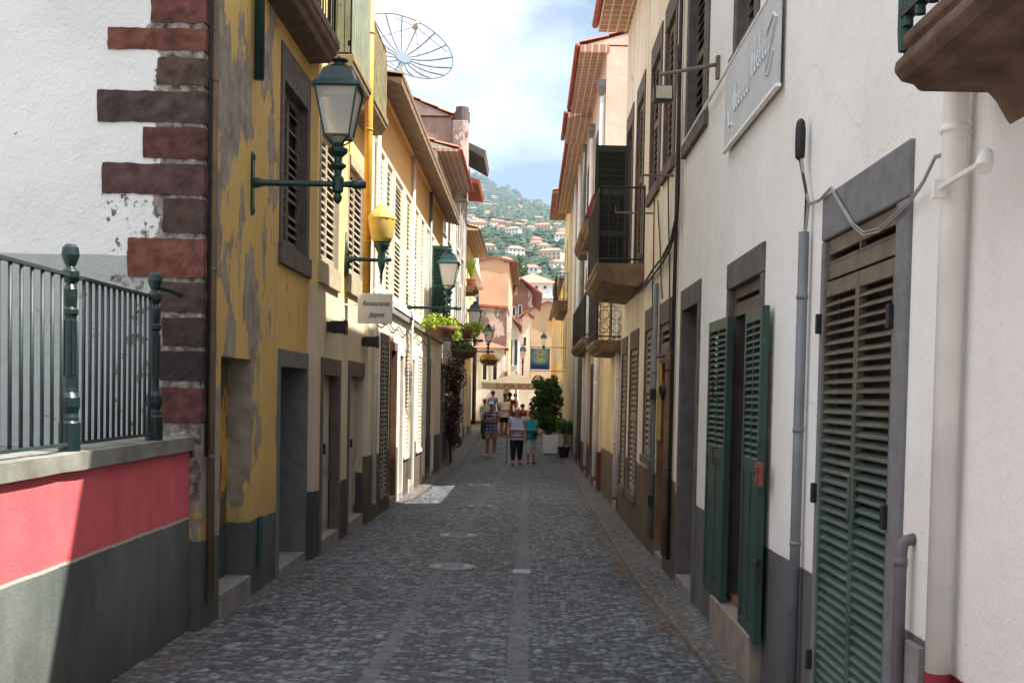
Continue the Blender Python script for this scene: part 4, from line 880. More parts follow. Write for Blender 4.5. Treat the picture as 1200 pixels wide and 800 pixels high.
# script sign rail
h.act(); m = MB(); p = atX(800, 170, 1.43); q_ = atX(900, 0, 1.43); m.tube([(1.43, p[0], p[1]), (1.43, q_[0]-.6, q_[1]+.0+(q_[1]-p[1])/(q_[0]-p[0])*-.6)], .014, 8); m.build('rail', M_white_pipe, h.root)
h.wall()
h.act(); MB().prism([(4.62, 5.802), (4.8, 6.4), (5.3, 7.6), (5.5, 13.2), (YR3, 13.2), (YR3, 5.802)], (XRW, 8.4), 'x').build('unseen_upper_storey', M_R2, h.root)  # unseen upper block, near end sloped to shape the shadow on the terrace wall
def script_sign():
    Xs = 1.425; a = atX(848, 176, Xs); b = atX(911, 98, Xs); ztop = atX(905, -6, Xs)[1]; ztop = atX(848, 84, Xs)[1]
    th = thing('wall_sign', 'large faded grey wall sign with white handwriting, high on the white wall', 'sign', (Xs, (a[0]+b[0])/2, a[1]))
    y0, y1, z0 = b[0], a[0], (a[1]+b[1])/2
    MB().box(Xs+.001, Xs+.018, y0, y1, z0, ztop).build('panel', simple('faded_sign', srgb(188, 192, 194), .6, .10, 2.5, .1), th, bevel=.003)
    MB().box(Xs-.012, Xs+.02, y0-.01, y1+.02, z0-.022, z0-.002).build('frame', M_white_pipe, th)
    m = MB(); W = y1-y0; H = ztop-z0; X_ = Xs-.003
    def stroke(pts, r=.005):
        P = [(X_, y1-u*W, z0+v*H) for u, v in pts]; m.tube(P, r, 5)
    def squig(u0, u1, vb, amp, n, lean=.02):
        pts = []; N = n*8
        for i in range(N+1):
            t = i/N; ph = t*n*2*pi; pts.append((u0+(u1-u0)*t+lean*cos(ph), vb+amp*(.5+.5*sin(ph))*(1+.7*sin(t*17)**2)))
        stroke(pts)
    stroke([(.06, .30), (.09, .40), (.12, .14), (.08, .18), (.16, .22), (.20, .16)], .008)
    squig(.2, .52, .30, .16, 6); squig(.56, .84, .42, .18, 6)
    stroke([(.24, .30), (.25, .62)], .010); stroke([(.62, .42), (.63, .80)]); stroke([(.70, .42), (.71, .78)])
    stroke([(.80, .62), (.92, .74), (.97, .66), (.90, .50), (.84, .34), (.80, .24), (.86, .2), (.93, .38)], .010)
    m.build('lettering', simple('sign_script', srgb(208, 212, 214), .6, .03, 5, 0), th)
script_sign()
def floodlight():
    p = atX(842, 75, 1.46); Y = p[0]; th = thing('floodlight', 'floodlight hanging from a long iron arm above the street', 'floodlight', (1.47, Y, p[1]))
    x1, z1 = atY(772, 88, Y); m = MB(); m.tube([(1.47, Y, p[1]), (x1, Y, z1)], .016, 8).box(1.44, 1.468, Y-.03, Y+.03, p[1]-.12, p[1]+.06); m.build('arm', simple('rust_arm', srgb(110, 96, 84), .7, .3, 8, .2), th)
    xa, za = atY(765, 122, Y); xb, zb = atY(788, 102, Y); m = MB(); m.hexa([(xa, Y-.10, za), (xb, Y-.10, za), (xb, Y+.1, za+.03), (xa, Y+.1, za+.03), (xa, Y-.06, zb), (xb, Y-.06, zb), (xb, Y+.08, zb), (xa, Y+.08, zb)]); m.build('housing', M_black, th, bevel=.008)
    MB().box(xa+.015, xb-.015, Y-.104, Y-.085, za+.02, zb-.02).build('lens', simple('lens', srgb(180, 168, 150), .3, .1, 5, 0), th)
    m = MB(); m.tube([(xa+.01, Y, zb), (xa+.01, Y, z1)], .006, 5).tube([(x1+.02, Y, z1), (x1-.02, Y, z1+.04), (x1-.04, Y, z1), (x1, Y, zb)], .005, 5); m.build('cable', M_cable, th)
floodlight()
# ---- R1 nearest house with stone balcony
M_R1 = plaster('warm_white_wall', srgb(234, 230, 227), srgb(226, 220, 216), plinth=srgb(122, 26, 40), ph=.80, under=srgb(190, 170, 160), peel=.86, streak=.12, grime=.1, rough_bump=.7, pnoise=.004)
h = House('near white house with oxblood base and massive brown stone balcony overhead', 1.485, 1, -9, YR2-.002, 4.9, M_R1, 6); h.wall(); h.act()
ztb = atX(1165, 110, 1.485)[1]; yf = atX(1165, 110, 1.485)[0]; M_bst = simple('old_balcony_stone', srgb(98, 78, 64), .95, .5, 5, 1.0, bscale=22)
t_ = 0.17; xo = 1.19
prof = [(1.5, ztb+t_), (xo-.02, ztb+t_), (xo-.02, ztb+t_-.04), (xo-.0, ztb+t_-.05), (xo-.03, ztb+t_-.08), (xo-.035, ztb+t_-.11), (xo-.01, ztb+t_-.14), (xo+.03, ztb+t_-.15), (xo+.05, ztb), (1.5, ztb-.0)]
bl = MB().prism(prof, (1.4, yf), 'y').build('balcony', M_bst, h.root, bevel=.012)
m = MB(); br = [(1.5, ztb-.15), (1.47, ztb-.11), (1.44, ztb-.06), (1.40, ztb-.02), (1.37, ztb+.01), (1.5, ztb+.01)]; m.prism(br, (yf-.75, yf-.12), 'y'); m.build('corbel', M_bst, bl, bevel=.01)
m = MB(); zr = ztb+t_+.05; xr = xo-.01; m.box(xr-.02, xr+.02, 1.4, yf-.02, zr, zr+.03)
m.build('bottom_rail', M_black, bl)
for k in range(12):
    y = yf-.06-k*.11; m = MB(); m.tube([(xr, y, zr-.03), (xr, y, zr+.95)], .017, 8); m.build('baluster', M_green, bl)
m = MB(); m.tube([(xr, yf-.03, zr-.10), (xr, yf-.03, zr-.04), (xr, yf-.03, zr+.95)], [.02, .024, .024], 8); m.build('corner_post', M_green, bl)
tiled_roof(h, -9, YR2, 4.92, .25, 2.5, .6)

# ---- R3 cream house
M_R3 = plaster('aged_cream_wall', srgb(234, 226, 210), srgb(222, 208, 184), plinth=srgb(116, 98, 80), ph=.98, under=srgb(140, 112, 80), peel=.70, streak=.5, grime=.6, pnoise=.10)
X3 = 1.45; YR4 = 17.7
h = House('aged cream house with tall louvred windows, cables and a deep stone balcony', X3, 1, YR3+.002, YR4, 7.45, M_R3, 7); R = h.R
M_louv = painted('taupe_louvre', srgb(128, 114, 98), under=srgb(60, 48, 38), wear=.62, rough=.8)
M_louv2 = painted('grey_louvre', srgb(150, 138, 118), under=srgb(70, 58, 46), wear=.64, rough=.8)
zw1 = atX(772, 41, X3)[1]; zw0 = atX(768, 232, X3)[1]
for (a, b, z0_) in ((778.5, 792, zw0), (763, 775, zw0), (747, 756, 3.45)):
    ya, yb = atX(a, 150, X3)[0], atX(b, 150, X3)[0]; h.window((yb, ya, z0_, zw1), .10, .26, .14, M_purp, 'louvre', M_louv, pitch=.085, rec=.02, mids=(.5,))
ya, yb = atX(734.5, 200, X3)[0], atX(742, 200, X3)[0]; h.window((yb, ya, 3.38, zw1), .10, .26, .05, M_purp, 'glass', M_brownwood)
for (a, b, pt, pb, lm) in ((755.5, 767, 362, 545, M_louv2), (738.5, 748, 388, 588, M_louv2), (728.8, 735, 396, 580, M_louv2)):
    z1_ = atX((a+b)/2, pt, X3)[1]; z0_ = atX((a+b)/2, pb, X3)[1]; ya, yb = atX(a, 450, X3)[0], atX(b, 450, X3)[0]
    h.window((yb, ya, z0_, z1_), .07, .26, .10, M_purp, 'louvre', lm, pitch=.075, rec=.0)
# narrow door with short louvre above
ya, yb = atX(772.5, 450, X3)[0], atX(785.5, 450, X3)[0]; z1_ = atX(779, 354, X3)[1]; zt_ = atX(779, 418, X3)[1]
h.window((yb, ya, zt_, z1_), .06, .24, .04, M_purp, 'louvre', M_louv, pitch=.08, rec=0, nleaf=1, mids=())
h.door((yb+.18, ya-.02, 0, zt_-.02), .06, .05, M_brownstone, M_greywood, rec=.12, step=.12, handle=False, panels=False)
for px, r, mt in ((787.5, .035, M_brownstone), (770.5, .03, M_greypipe), (725.5, .035, M_white_pipe)):
    y = atX(px, 450, X3)[0]; pipe(h, [(X3-.04, y, .1), (X3-.04, y, 3.0 if px < 780 else 2.2)], r, mt, brackets=(1, 2))
h.act(); y = atX(775, 480, X3)[0]; MB().box(X3-.035, X3-.003, y-.02, y+.02, 1.25, 2.1).build('yellow_strip', M_ochre, h.root)
m = MB(); y, z = atX(786, 459, X3); 
for k in range(4): m.tube([(X3-.06-.012*k, y+(.10+.01*k)*cos(i*pi/6), z+(.10-.01*k)*sin(i*pi/6)) for i in range(13)], .010, 5, cap=False)
m.build('cable_coil', M_cable, h.root)
for zc in (.55, 1.75): y = atX(770, 500, X3)[0]; MB().box(X3-.09, X3-.02, y-.04, y+.04, zc-.06, zc+.06).build('pipe_clamp', M_black, h.root, bevel=.005)
# cables running down and across
yj = YR3-.05; zA = 7.0
P = [(797, 60, .0), (797, 150, .0), (796, 225, .0), (794, 262, .01), (788, 285, .0), (778, 305, .02), (768, 320, 0), (758, 332, .02), (748, 338, 0), (738, 345, 0), (727, 352, 0)]
for dz in (0, .035, -.03):
    m = MB(); m.tube([(X3-.035-abs(dz)*.4, atX(px, py, X3-.03)[0], atX(px, py, X3-.03)[1]+dz*(1+.6*sin(i*2.1+dz*50))) for i, (px, py, e_) in enumerate(P)], .012, 6); m.build('cable', M_cable, h.root, smooth=True)
for px0, px1, y0_, y1_ in ((771, 776, 235, 350), (767, 764, 232, 380), (783, 786, 205, 450)):
    m = MB(); pts = [(X3-.02, atX(px0+(px1-px0)*i/8, y0_+(y1_-y0_)*i/8, X3-.02)[0]+.02*sin(i*1.3), atX(px0+(px1-px0)*i/8, y0_+(y1_-y0_)*i/8, X3-.02)[1]) for i in range(9)]; m.tube(pts, .008, 5); m.build('cable', M_cable, h.root)
for px, py, L in ((790, 206, .62), (765, 250, .75)):
    y, z = atX(px, py, X3); m = MB(); m.tube([(X3, y, z), (X3-L*.6, y, z+.0)], .012, 6).tube([(X3-L*.6, y, z), (X3-L*.6, y, z+.08)], .006, 5); m.build('iron_bar', simple('rust_arm', (0, 0, 0, 1)), h.root)
yg = YR3+.06; pipe(h, [(X3-.03, yg, .1), (X3-.03, yg, 7.4)], .02, M_cable, name='cable')
# the deep stone balcony with open dark shutters
M_bst2 = simple('balcony_stone', srgb(120, 98, 74), .95, .4, 5, .8, bscale=20)
zs_ = atY(698, 308, 14.35)[1]; xo_ = atY(698, 308, 14.35)[0]
b = balcony(h, 14.35, 17.1, X3-xo_, zs_, .30, .98, M_bst2, M_black, gap=.12, prof=[(1, 0), (1, .25), (.97, .3), (.97, .5), (.85, .72), (.6, .9), (0, 1)])
M_dk = painted('near_black_shutter', srgb(38, 42, 38), under=srgb(96, 84, 66), wear=.64, rough=.6)
yq = 16.0; xa, zt_ = atY(698, 170, yq); xb = atY(737, 170, yq)[0]
m = MB(); leaf(m, (xb, yq), (-1, 0), (0, 1), xb-xa, zs_+.02, zt_, .085, .05, .045, mids=(.30, .62), rail=.09, rise_=1.08); m.build('open_shutter', M_dk, b)
m = MB(); leaf(m, (xb, 14.95), (.35, -.1), (0, -1), .1, zs_+.02, zt_, .085, .03, .03); 
for k, (u, v) in enumerate(((699, 205), (701, 240), (699, 278))):
    x, z = atY(u, v, 15.8); 
h.wall(); tiled_roof(h, YR3, YR4+.02, 7.58, .48, 3.2, 1.1, soff=M_soff, gutter=M_terra, thick=.12)
# small wrought iron balcony house end in the side gap
M_R3b = plaster('low_cream_wall', srgb(224, 204, 160), srgb(200, 176, 128), plinth=srgb(110, 92, 76), ph=.9, streak=.6, grime=.6, under=srgb(140, 112, 80), peel=.68)
h = House('low cream house with red doors and a small wrought iron balcony between the taller houses', 1.48, 1, YR4+.002, 22.4, 4.25, M_R3b, 7); X_ = 1.48
for a, b_ in ((704.5, 699.5), (699, 694.5)): h.door((atX(a, 480, X_)[0], atX(b_, 480, X_)[0], 0, 2.35), .05, .1, M_pale, M_redwood, rec=.08, step=.12)
h.door((18.2, 19.1, 0, 2.35), .05, .1, M_purp, M_brownwood, rec=.1, step=.12)
h.window((19.0, 19.9, 2.75, 4.1), .06, .1, .05, M_pale, 'glass', M_pale)
b = balcony(h, YR4+.05, 20.3, .46, 2.62, .20, .95, M_bst2, M_black, gap=.16, scroll=True)
pipe(h, [(1.43, 17.95, .1), (1.43, 17.95, 2.4)], .05, M_white_pipe, brackets=(1.5,)); h.wall()
tiled_roof(h, h.y0, h.y1, 4.27, .1, 2.0, .1)
# ---- R4
M_R4 = plaster('rosy_cream_wall', srgb(232, 212, 196), srgb(222, 198, 180), plinth=srgb(120, 60, 50), ph=.8, streak=.4, grime=.4)
h = House('rosy cream house with red double eave, downpipes and carved balcony ledges', 1.42, 1, 22.402, 30, 8.7, M_R4, 7)
for w in ((22.9, 23.8, 5.5, 7.6), (24.7, 25.6, 5.5, 7.6), (26.4, 27.3, 5.5, 7.6), (28.2, 29.1, 5.5, 7.6), (23.6, 24.5, 3.05, 5.0), (25.6, 26.5, 3.05, 5.0), (27.8, 28.7, 3.05, 5.0)): h.window(w, .1, .18, .1, M_purp, 'louvre', M_oldwood, pitch=.09, rec=0)
for d in ((22.7, 23.8, 2.45), (24.6, 25.6, 2.45), (26.8, 27.8, 2.5)): h.door((d[0], d[1], 0, d[2]), .08, .12, M_purp, M_brownwood if d[0] > 23 else M_redwood, rec=.12)
for y0_ in (23.4, 25.1, 26.8): balcony(h, y0_, y0_+1.2, .36, 5.42, .30, .0001, M_bst2, M_black)
balcony(h, 23.2, 29.4, .34, 2.95, .20, .9, M_bst2, M_black, gap=.13)
for y, s_ in ((22.55, 8.2), (26.2, 8.2)):
    pipe(h, [(1.36, y, .1), (1.36, y, s_-.45)], .055, M_white_pipe, brackets=(2, 4, 6)); MB().lathe((1.34, y, s_-.45), [(.06, 0), (.13, .18), (.13, .32)], 4, ph=pi/4).build('hopper', M_zinc, h.root)
h.act(); m = MB(); m.hexa([(1.42, 24.2, 5.5), (1.1, 24.2, 5.5), (1.1, 25.6, 5.5), (1.42, 25.6, 5.5), (1.42, 24.2, 6.1), (1.3, 24.2, 6.1), (1.3, 25.6, 6.1), (1.42, 25.6, 6.1)]); m.build('window_box', M_redwood, h.root)
h.wall(); tiled_roof(h, 22.38, 27.2, 8.72, .55, 3, 1.0, soff=M_soff, gutter=M_terra, thick=.14); tiled_roof(h, 27.25, 30.0, 8.62, .62, 3, 1.0, soff=M_soff, gutter=M_terra, thick=.14)
# ---- R5, R6
h = simple_house('straw house with grey pilasters behind the leafy potted tree', 1.45, 1, 30.4, 43, 8.8, plaster('straw_right', srgb(228, 208, 160), srgb(214, 190, 140), plinth=srgb(100, 70, 60), ph=.8, streak=.4, grime=.4),
    [(31.2, 32.2, 5.4, 7.4), (34, 35, 5.4, 7.4), (37, 38, 5.4, 7.4), (31.4, 32.4, 3.1, 4.9), (34.2, 35.2, 3.1, 4.9), (37.2, 38.2, 3.1, 4.9)], [(31.2, 32.3, 2.5), (34, 35.1, 2.5), (37, 38, 2.5)], M_purp, M_oldwood, M_brownwood, (.5, 3, 1.0), soff=M_soff, gutter=M_terra)
for y in (30.6, 33.2, 36.3): pipe(h, [(1.39, y, 0), (1.39, y, 8.6)], .06, M_white_pipe if y > 31 else M_zinc, brackets=(2, 4, 6))
h = simple_house('pale house far up the lane with iron balcony and overhanging brown eave', 1.45, 1, 43.2, 49.8, 9.6, plaster('straw_cream', srgb(238, 222, 180), srgb(226, 206, 160), plinth=srgb(150, 120, 90), ph=.8, streak=.3, grime=.3),
    [(44.6+2.6*i, 45.8+2.6*i, 6.0, 8.2) for i in range(2)]+[(44.6+2.6*i, 45.8+2.6*i, 2.9, 4.7) for i in range(2)], [(47.6, 48.8, 2.4)], M_pale, M_oldwood, M_brownwood, (.70, 3, 1.0), soff=M_soff2)
balcony(h, 43.8, 49.6, .50, 5.5, .42, 1.05, M_bst2, M_black, gap=.16)

h = simple_house('low yellow house beyond the iron balcony at the far end of the right side', 1.45, 1, 49.802, 76, 6.9, plaster('butter_yellow', srgb(238, 206, 128), srgb(226, 190, 112), plinth=srgb(150, 120, 90), ph=.8, streak=.3, grime=.3),
    [(51+4.2*i, 52.3+4.2*i, 3.6, 5.8) for i in range(6)], [(51, 52.2, 2.6), (55, 56.2, 2.6)], M_pale, M_oldwood, M_brownwood, (.22, 3, .6), soff=M_soff2)

# ================================================================ LAMPS
M_milk = simple('milky_glass', srgb(226, 226, 218), .3, .06, 3, 0)
def lantern_bracket(X, px_plate, px_lamp, py_arm, Yl, label, glass=None, arm_ext=.28, scale=1.0):
    """cast bracket with four sided lantern; wall plane X, lamp centre from the photograph at depth Yl"""
    xl, za = atY(px_lamp, py_arm, Yl); th = thing('street_lamp', label, 'street lamp', (X, Yl, za), 'green wall lanterns on the left side of the lane'); k = scale
    m = MB(); m.lathe((X+.0, Yl, za), [(.02, -.28), (.035, -.24), (.022, -.18), (.022, .18), (.035, .2), (.03, .24), (.012, .27)], 10)
    m.box(X-.01, X+.02, Yl-.035, Yl+.035, za-.22, za+.22); m.build('wall_plate', M_lamp, th)
    m = MB(); m.tube([(X, Yl, za), (X+.05, Yl, za), (X+.10, Yl, za), (xl-.04, Yl, za), (xl+.04, Yl, za), (xl+.12, Yl, za), (xl+.15, Yl, za), (xl+.18, Yl, za), (xl+.24, Yl, za), (xl+arm_ext, Yl, za+.0)], [.045, .045, .028, .024, .024, .028, .042, .036, .03, .006], 12)
    m.build('arm', M_lamp, th, smooth=True)
    m = MB(); m.lathe((xl, Yl, za), [(.004, -.17*k), (.03, -.145*k), (.04, -.11*k), (.025, -.08*k), (.048, -.06*k), (.052, .05*k), (.03, .08*k), (.034, .12*k), (.07, .15*k), (.07, .165*k), (.034, .19*k), (.036, .23*k), (.08, .27*k), (.085, .30*k), (.04, .32*k), (.05, .345*k)], 14)
    m.build('stem', M_lamp, th, smooth=False, bevel=.003)
    zb, zt = za+.40*k, za+.80*k; wb, wt = .105*k, .178*k; ln = MB()
    for sx in (-1, 1):
        for sy in (-1, 1):
            ln.tube([(xl+sx*wb, Yl+sy*wb, zb), (xl+sx*wt, Yl+sy*wt, zt)], .011*k, 4); ln.tube([(xl+sx*.03, Yl+sy*.03, za+.33*k), (xl+sx*wb*1.0, Yl+sy*wb, zb)], .009*k, 4)
    for w_, z_ in ((wb, zb), (wt, zt)):
        c = [(xl-w_, Yl-w_, z_), (xl+w_, Yl-w_, z_), (xl+w_, Yl+w_, z_), (xl-w_, Yl+w_, z_)]
        for i in range(4): ln.tube([c[i], c[(i+1) % 4]], .013*k, 4)
    ln.build('lantern_frame', M_lamp, th)
    m = MB(); q2 = 2**.5; m.lathe((xl, Yl, 0), [(wb*.93*q2, zb+.004), (wt*.95*q2, zt-.004)], 4, ph=pi/4); m.build('glass', glass or M_glass, th)
    m = MB(); m.lathe((xl, Yl, 0), [(.02, za+.345*k), (wb*.9, zb-.005)], 8); m.build('lower_glass', glass or M_glass, th)
    m = MB(); m.lathe((xl, Yl, 0), [((wt+.03)*q2, zt), ((wt+.03)*q2, zt+.012), (wt*.86*q2, zt+.06), (wt*.72*q2, zt+.13), (wt*.66*q2, zt+.165), (.10*q2*k, zt+.17), (.10*q2*k, zt+.18)], 4, ph=pi/4)
    m.lathe((xl, Yl, zt+.18), [(.085*k, 0), (.09*k, .02), (.05*k, .035), (.045*k, .055), (.075*k, .065), (.075*k, .075), (.03*k, .09), (.01*k, .11)], 12); m.build('cap', M_lamp, th)
    return xl, za
lantern_bracket(-2.42, 293, 396, 216, 9.6, 'large green lantern nearest the viewer, on the peeling yellow wall', arm_ext=.24)
xC, zC = lantern_bracket(XL3, 476, 525, 361, 20.3, 'green lantern with white glass above the biggest hanging flower basket', M_milk, .22)
xD, zD = lantern_bracket(-2.45, 530, 556, 399, 30.5, 'green lantern third up the lane, level with the flowerpot ledge', M_milk, .2, 1.0)
xE, zE = lantern_bracket(-2.65, 557, 572, 412, 43, 'small green lantern above the yellow flower basket', M_milk, .15, 1.0)
def globe_lamp():
    Y = 13.9; X = -2.33; xl, za = atY(447, 305, Y); th = thing('globe_lamp', 'yellow painted round lantern on a green wall bracket beside the restaurant sign', 'wall lamp', (X, Y, za)); u = Y/F
    m = MB(); m.lathe((X+.01, Y, za), [(.01, -.22), (.04, -.16), (.055, 0), (.04, .10), (.02, .17), (.008, .34)], 10); m.build('wall_plate', M_lamp, th, smooth=True)
    m = MB(); m.tube([(X, Y, za), (X+.06, Y, za), (X+.12, Y, za+.01), (xl-.05, Y, za), (xl+.09, Y, za), (xl+.11, Y, za+.012), (xl+.13, Y, za)], [.06, .05, .028, .022, .02, .028, .005], 10); m.build('arm', M_lamp, th, smooth=True)
    m = MB(); m.lathe((xl, Y, za), [(.003, -30*u), (.015, -22*u), (.02, -14*u), (.04, -8*u), (.055, 0), (.05, 8*u), (.075, 14*u), (.10, 17*u), (.10, 21*u), (.06, 22*u)], 16); m.build('stem', M_lamp, th, smooth=True)
    M_yg = painted('yellow_globe', srgb(208, 178, 92), under=srgb(120, 100, 60), wear=.82, rough=.45)
    m = MB(); m.lathe((xl, Y, za), [(.11, 21*u), (.135, 26*u), (.16, 38*u), (.168, 46*u), (.168, 47*u), (.10, 48*u)], 24); m.build('globe', M_yg, th, smooth=True)
    m = MB(); m.lathe((xl, Y, za), [(.175, 46.5*u), (.18, 48*u), (.165, 52*u), (.12, 57*u), (.085, 60*u), (.05, 64*u), (.01, 66*u)], 12); m.build('cap', M_yg, th)
globe_lamp()
def small_far_lamp(px, py, Y, lab, k=1.0, top=False):
    x, z = atY(px, py, Y); th = thing('far_lantern', lab, 'street lamp', (x, Y, z)); q2 = 2**.5
    m = MB(); m.lathe((x, Y, z), [(.13*k*q2, .45*k), (.2*k*q2, .9*k)], 4, ph=pi/4); m.build('glass', M_milk, th)
    m = MB(); m.lathe((x, Y, z), [(.24*k*q2, .9*k), (.16*k*q2, 1.1*k), (.12*k*q2, 1.15*k), (.05*k, 1.2*k), (.06*k, 1.28*k), (.01, 1.34*k)], 4, ph=pi/4); m.build('cap', M_lamp, th)
    m = MB(); m.lathe((x, Y, z), [(.05, -.9*k), (.05, .1), (.09, .2), (.05, .3), (.1, .42*k)], 8); m.build('stem', M_lamp, th)
    return x, z
small_far_lamp(612.5, 428, 70, 'small distant black lantern right of the parasol peak')
x_, z_ = small_far_lamp(637, 412, 56, 'distant green lantern just above the blue sign', .75)
# ---- satellite dish
def dish():
    Y = 22.0; x, z = atY(472, 68, Y); ax = Vector((.40, -.70, .60)).normalized(); u = ax.orthogonal().normalized(); v = ax.cross(u); Rr, dp = .94, .30
    th = thing('satellite_dish', 'big mesh satellite dish on the roof of the ivory house', 'satellite dish', (x, Y, 6.3)); C0 = Vector((x, Y, z))
    P = lambda r, a: C0+ax*(dp*(r/Rr)**2)+(u*cos(a)+v*sin(a))*r
    t = NT('dish_mesh'); t.b.inputs['Base Color'].default_value = srgb(120, 126, 132); t.b.inputs['Alpha'].default_value = .5; t.b.inputs['Roughness'].default_value = .6
    m = MB(); n = 48; rr = [.14, .3, .5, .7, Rr]
    for r in rr:
        for k in range(n): m.v.append(tuple(P(r, 2*pi*k/n)))
    for i in range(len(rr)-1):
        for k in range(n): m.f.append((i*n+k, i*n+(k+1) % n, (i+1)*n+(k+1) % n, (i+1)*n+k))
    m.build('reflector', t.m, th, fixn=False)
    M_rib = simple('dish_ribs', srgb(70, 82, 96), .5, .1, 5, 0, metal=.4)
    m = MB(); m.tube([P(Rr, 2*pi*k/48) for k in range(49)], .010, 5, cap=False); m.build('rim', M_rib, th)
    for k in range(16): m = MB(); a = 2*pi*k/16; m.tube([P(r, a) for r in (.12, .35, .6, Rr)], .013, 4); m.build('rib', M_rib, th)
    m = MB(); m.tube([P(.55, 2*pi*k/36) for k in range(37)], .004, 4, cap=False); m.build('ring', M_rib, th)
    m = MB(); a_ = C0-ax*.02; m.tube([a_, a_+ax*.04], [.17, .17], 20); m.tube([a_-ax*.02, a_-ax*.12], [.09, .07], 12); m.build('hub', M_rib, th)
    fp = C0+ax*.74
    for k in range(4): m = MB(); m.tube([P(.88, pi/4+pi/2*k+.2), fp], .006, 4); m.build('strut', M_rib, th)
    m = MB(); m.tube([fp-ax*.05, fp+ax*.06], .05, 10); m.tube([fp+ax*.06, fp+ax*.1], .03, 8); m.build('feed', simple('feed', srgb(190, 176, 140), .6, .1, 5, 0), th)
    m = MB(); m.tube([(x-.05, Y+.1, 6.3), (x-.05, Y+.1, z-.1)], .045, 8); m.tube([(x-.5, Y+.1, 6.4), (x-.05, Y+.1, z-.3)], .02, 6).tube([(x-.05, Y+.7, 6.4), (x-.05, Y+.1, z-.3)], .02, 6); m.build('mast', M_pale, th)
dish()

# ================================================================ PLANTS
def mat_leaf(name, a, b, spec=.3):
    t = NT(name); t.link(t.mix(t.ramp(t.noise(9, 3), .35, .65), a, b), t.b.inputs['Base Color']); t.b.inputs['Roughness'].default_value = .55; t.b.inputs['Specular IOR Level'].default_value = spec
    t.b.inputs['Subsurface Weight'].default_value = 0
    tr = t.n.new('ShaderNodeBsdfTranslucent'); t.link(t.mix(.5, a, b), tr.inputs[0]); mx = t.n.new('ShaderNodeMixShader'); mx.inputs[0].default_value = .3
    t.link(t.b.outputs[0], mx.inputs[1]); t.link(tr.outputs[0], mx.inputs[2]); t.link(mx.outputs[0], t.n['Material Output'].inputs[0]); return t.m
M_leafd = mat_leaf('dark_leaves', (.035, .085, .018, 1), (.09, .18, .035, 1)); M_leafy = mat_leaf('yellowgreen_leaves', (.24, .34, .03, 1), (.42, .50, .06, 1)); M_leafm = mat_leaf('green_leaves', (.05, .11, .02, 1), (.10, .17, .035, 1))
M_leafr = mat_leaf('plum_leaves', (.040, .018, .020, 1), (.09, .045, .03, 1)); M_flowy = mat_leaf('yellow_petals', (.75, .50, .03, 1), (.85, .65, .05, 1)); M_flowr = mat_leaf('red_petals', (.6, .05, .03, 1), (.7, .12, .05, 1))
M_bark = simple('bark', srgb(86, 72, 58), .9, .3, 10, .5)
def leaves(m, blobs, n, size, shell=.55):
    """blobs = [(centre, (rx,ry,rz))]"""
    vol = [b[1][0]*b[1][1]*b[1][2] for b in blobs]; tot = sum(vol)
    for (c, r), v in zip(blobs, vol):
        for _ in range(int(n*v/tot)+3):
            d = Vector((random.gauss(0, 1), random.gauss(0, 1), random.gauss(0, 1))).normalized(); q = random.random()**(1/3) if random.random() > shell else random.uniform(.8, 1.06)
            p = Vector(c)+Vector((d.x*r[0], d.y*r[1], d.z*r[2]))*q; s = size*random.uniform(.6, 1.35)
            nn = (d+Vector((random.uniform(-1, 1), random.uniform(-1, 1), random.uniform(-.3, 1)))*.9).normalized(); a = nn.orthogonal().normalized(); a.rotate(Matrix.Rotation(random.uniform(0, 6.3), 3, nn)); b = nn.cross(a)
            f = nn*s*.2
            m.add([p-a*s*.5, p+b*s*.24-f*.3, p+a*s*.5-f, p-b*s*.24-f*.3], [(0, 1, 2, 3)])
def blobset(c, R_, n, r, zk=1.0):
    out = []
    for _ in range(n):
        d = Vector((random.gauss(0, 1), random.gauss(0, 1), random.gauss(0, 1))).normalized()*random.random()**.5
        rr = r*random.uniform(.6, 1.3); out.append(((c[0]+d.x*R_[0], c[1]+d.y*R_[1], c[2]+d.z*R_[2]), (rr, rr, rr*zk)))
    return out
def basket(x, y, z, r, leafm, label, n, hang, spread=1.0, flow=None, bowl=None):
    th = thing('hanging_basket', label, 'hanging basket', (x, y, z), 'flower baskets hanging from the lamp brackets')
    MB().lathe((x, y, z), [(r*.35, -.22), (r*.7, -.16), (r*.95, -.05), (r, 0), (r*.95, .01)], 16).build('bowl', bowl or M_brownstone, th, smooth=True)
    m = MB()
    for k in range(3): a = 2*pi*k/3; m.tube([(x+r*.9*cos(a), y+r*.9*sin(a), z), (x, y, z+hang)], .004, 4)
    m.build('chain', M_black, th)
    m = MB(); leaves(m, blobset((x, y, z+.05), (r*1.1*spread, r*1.1, .10), 12, r*.42)+blobset((x, y, z-.1), (r*1.35*spread, r*1.2, .12), 8, r*.28), n, .075); m.build('foliage', leafm, th, fixn=False)
    if flow: m = MB(); leaves(m, blobset((x, y, z+.05), (r, r, .12), 8, r*.35), n//3, .07, 1); m.build('flowers', flow, th, fixn=False)
x, z = atY(518, 387, 20.3); basket(x+.0, 20.25, z+.06, .27, M_leafy, 'biggest basket with bright yellow green trailing leaves, nearest of the hanging baskets', 900, .38, 1.1)
x, z = atY(548, 386, 26); basket(x, 26, z, .3, M_leafy, 'second yellow green basket, just behind the biggest one', 900, .5, 1.2)
x, z = atY(545, 411, 30.5); basket(x, 30.4, z, .34, M_leafm, 'dark brown basket with low olive plants, below the second yellow green one', 700, .35)
x, z = atY(573, 423, 43); basket(x, 42.9, z+.05, .36, M_flowy, 'farthest basket with yellow and red flowers above the parasol', 600, .45, 1, M_flowr)
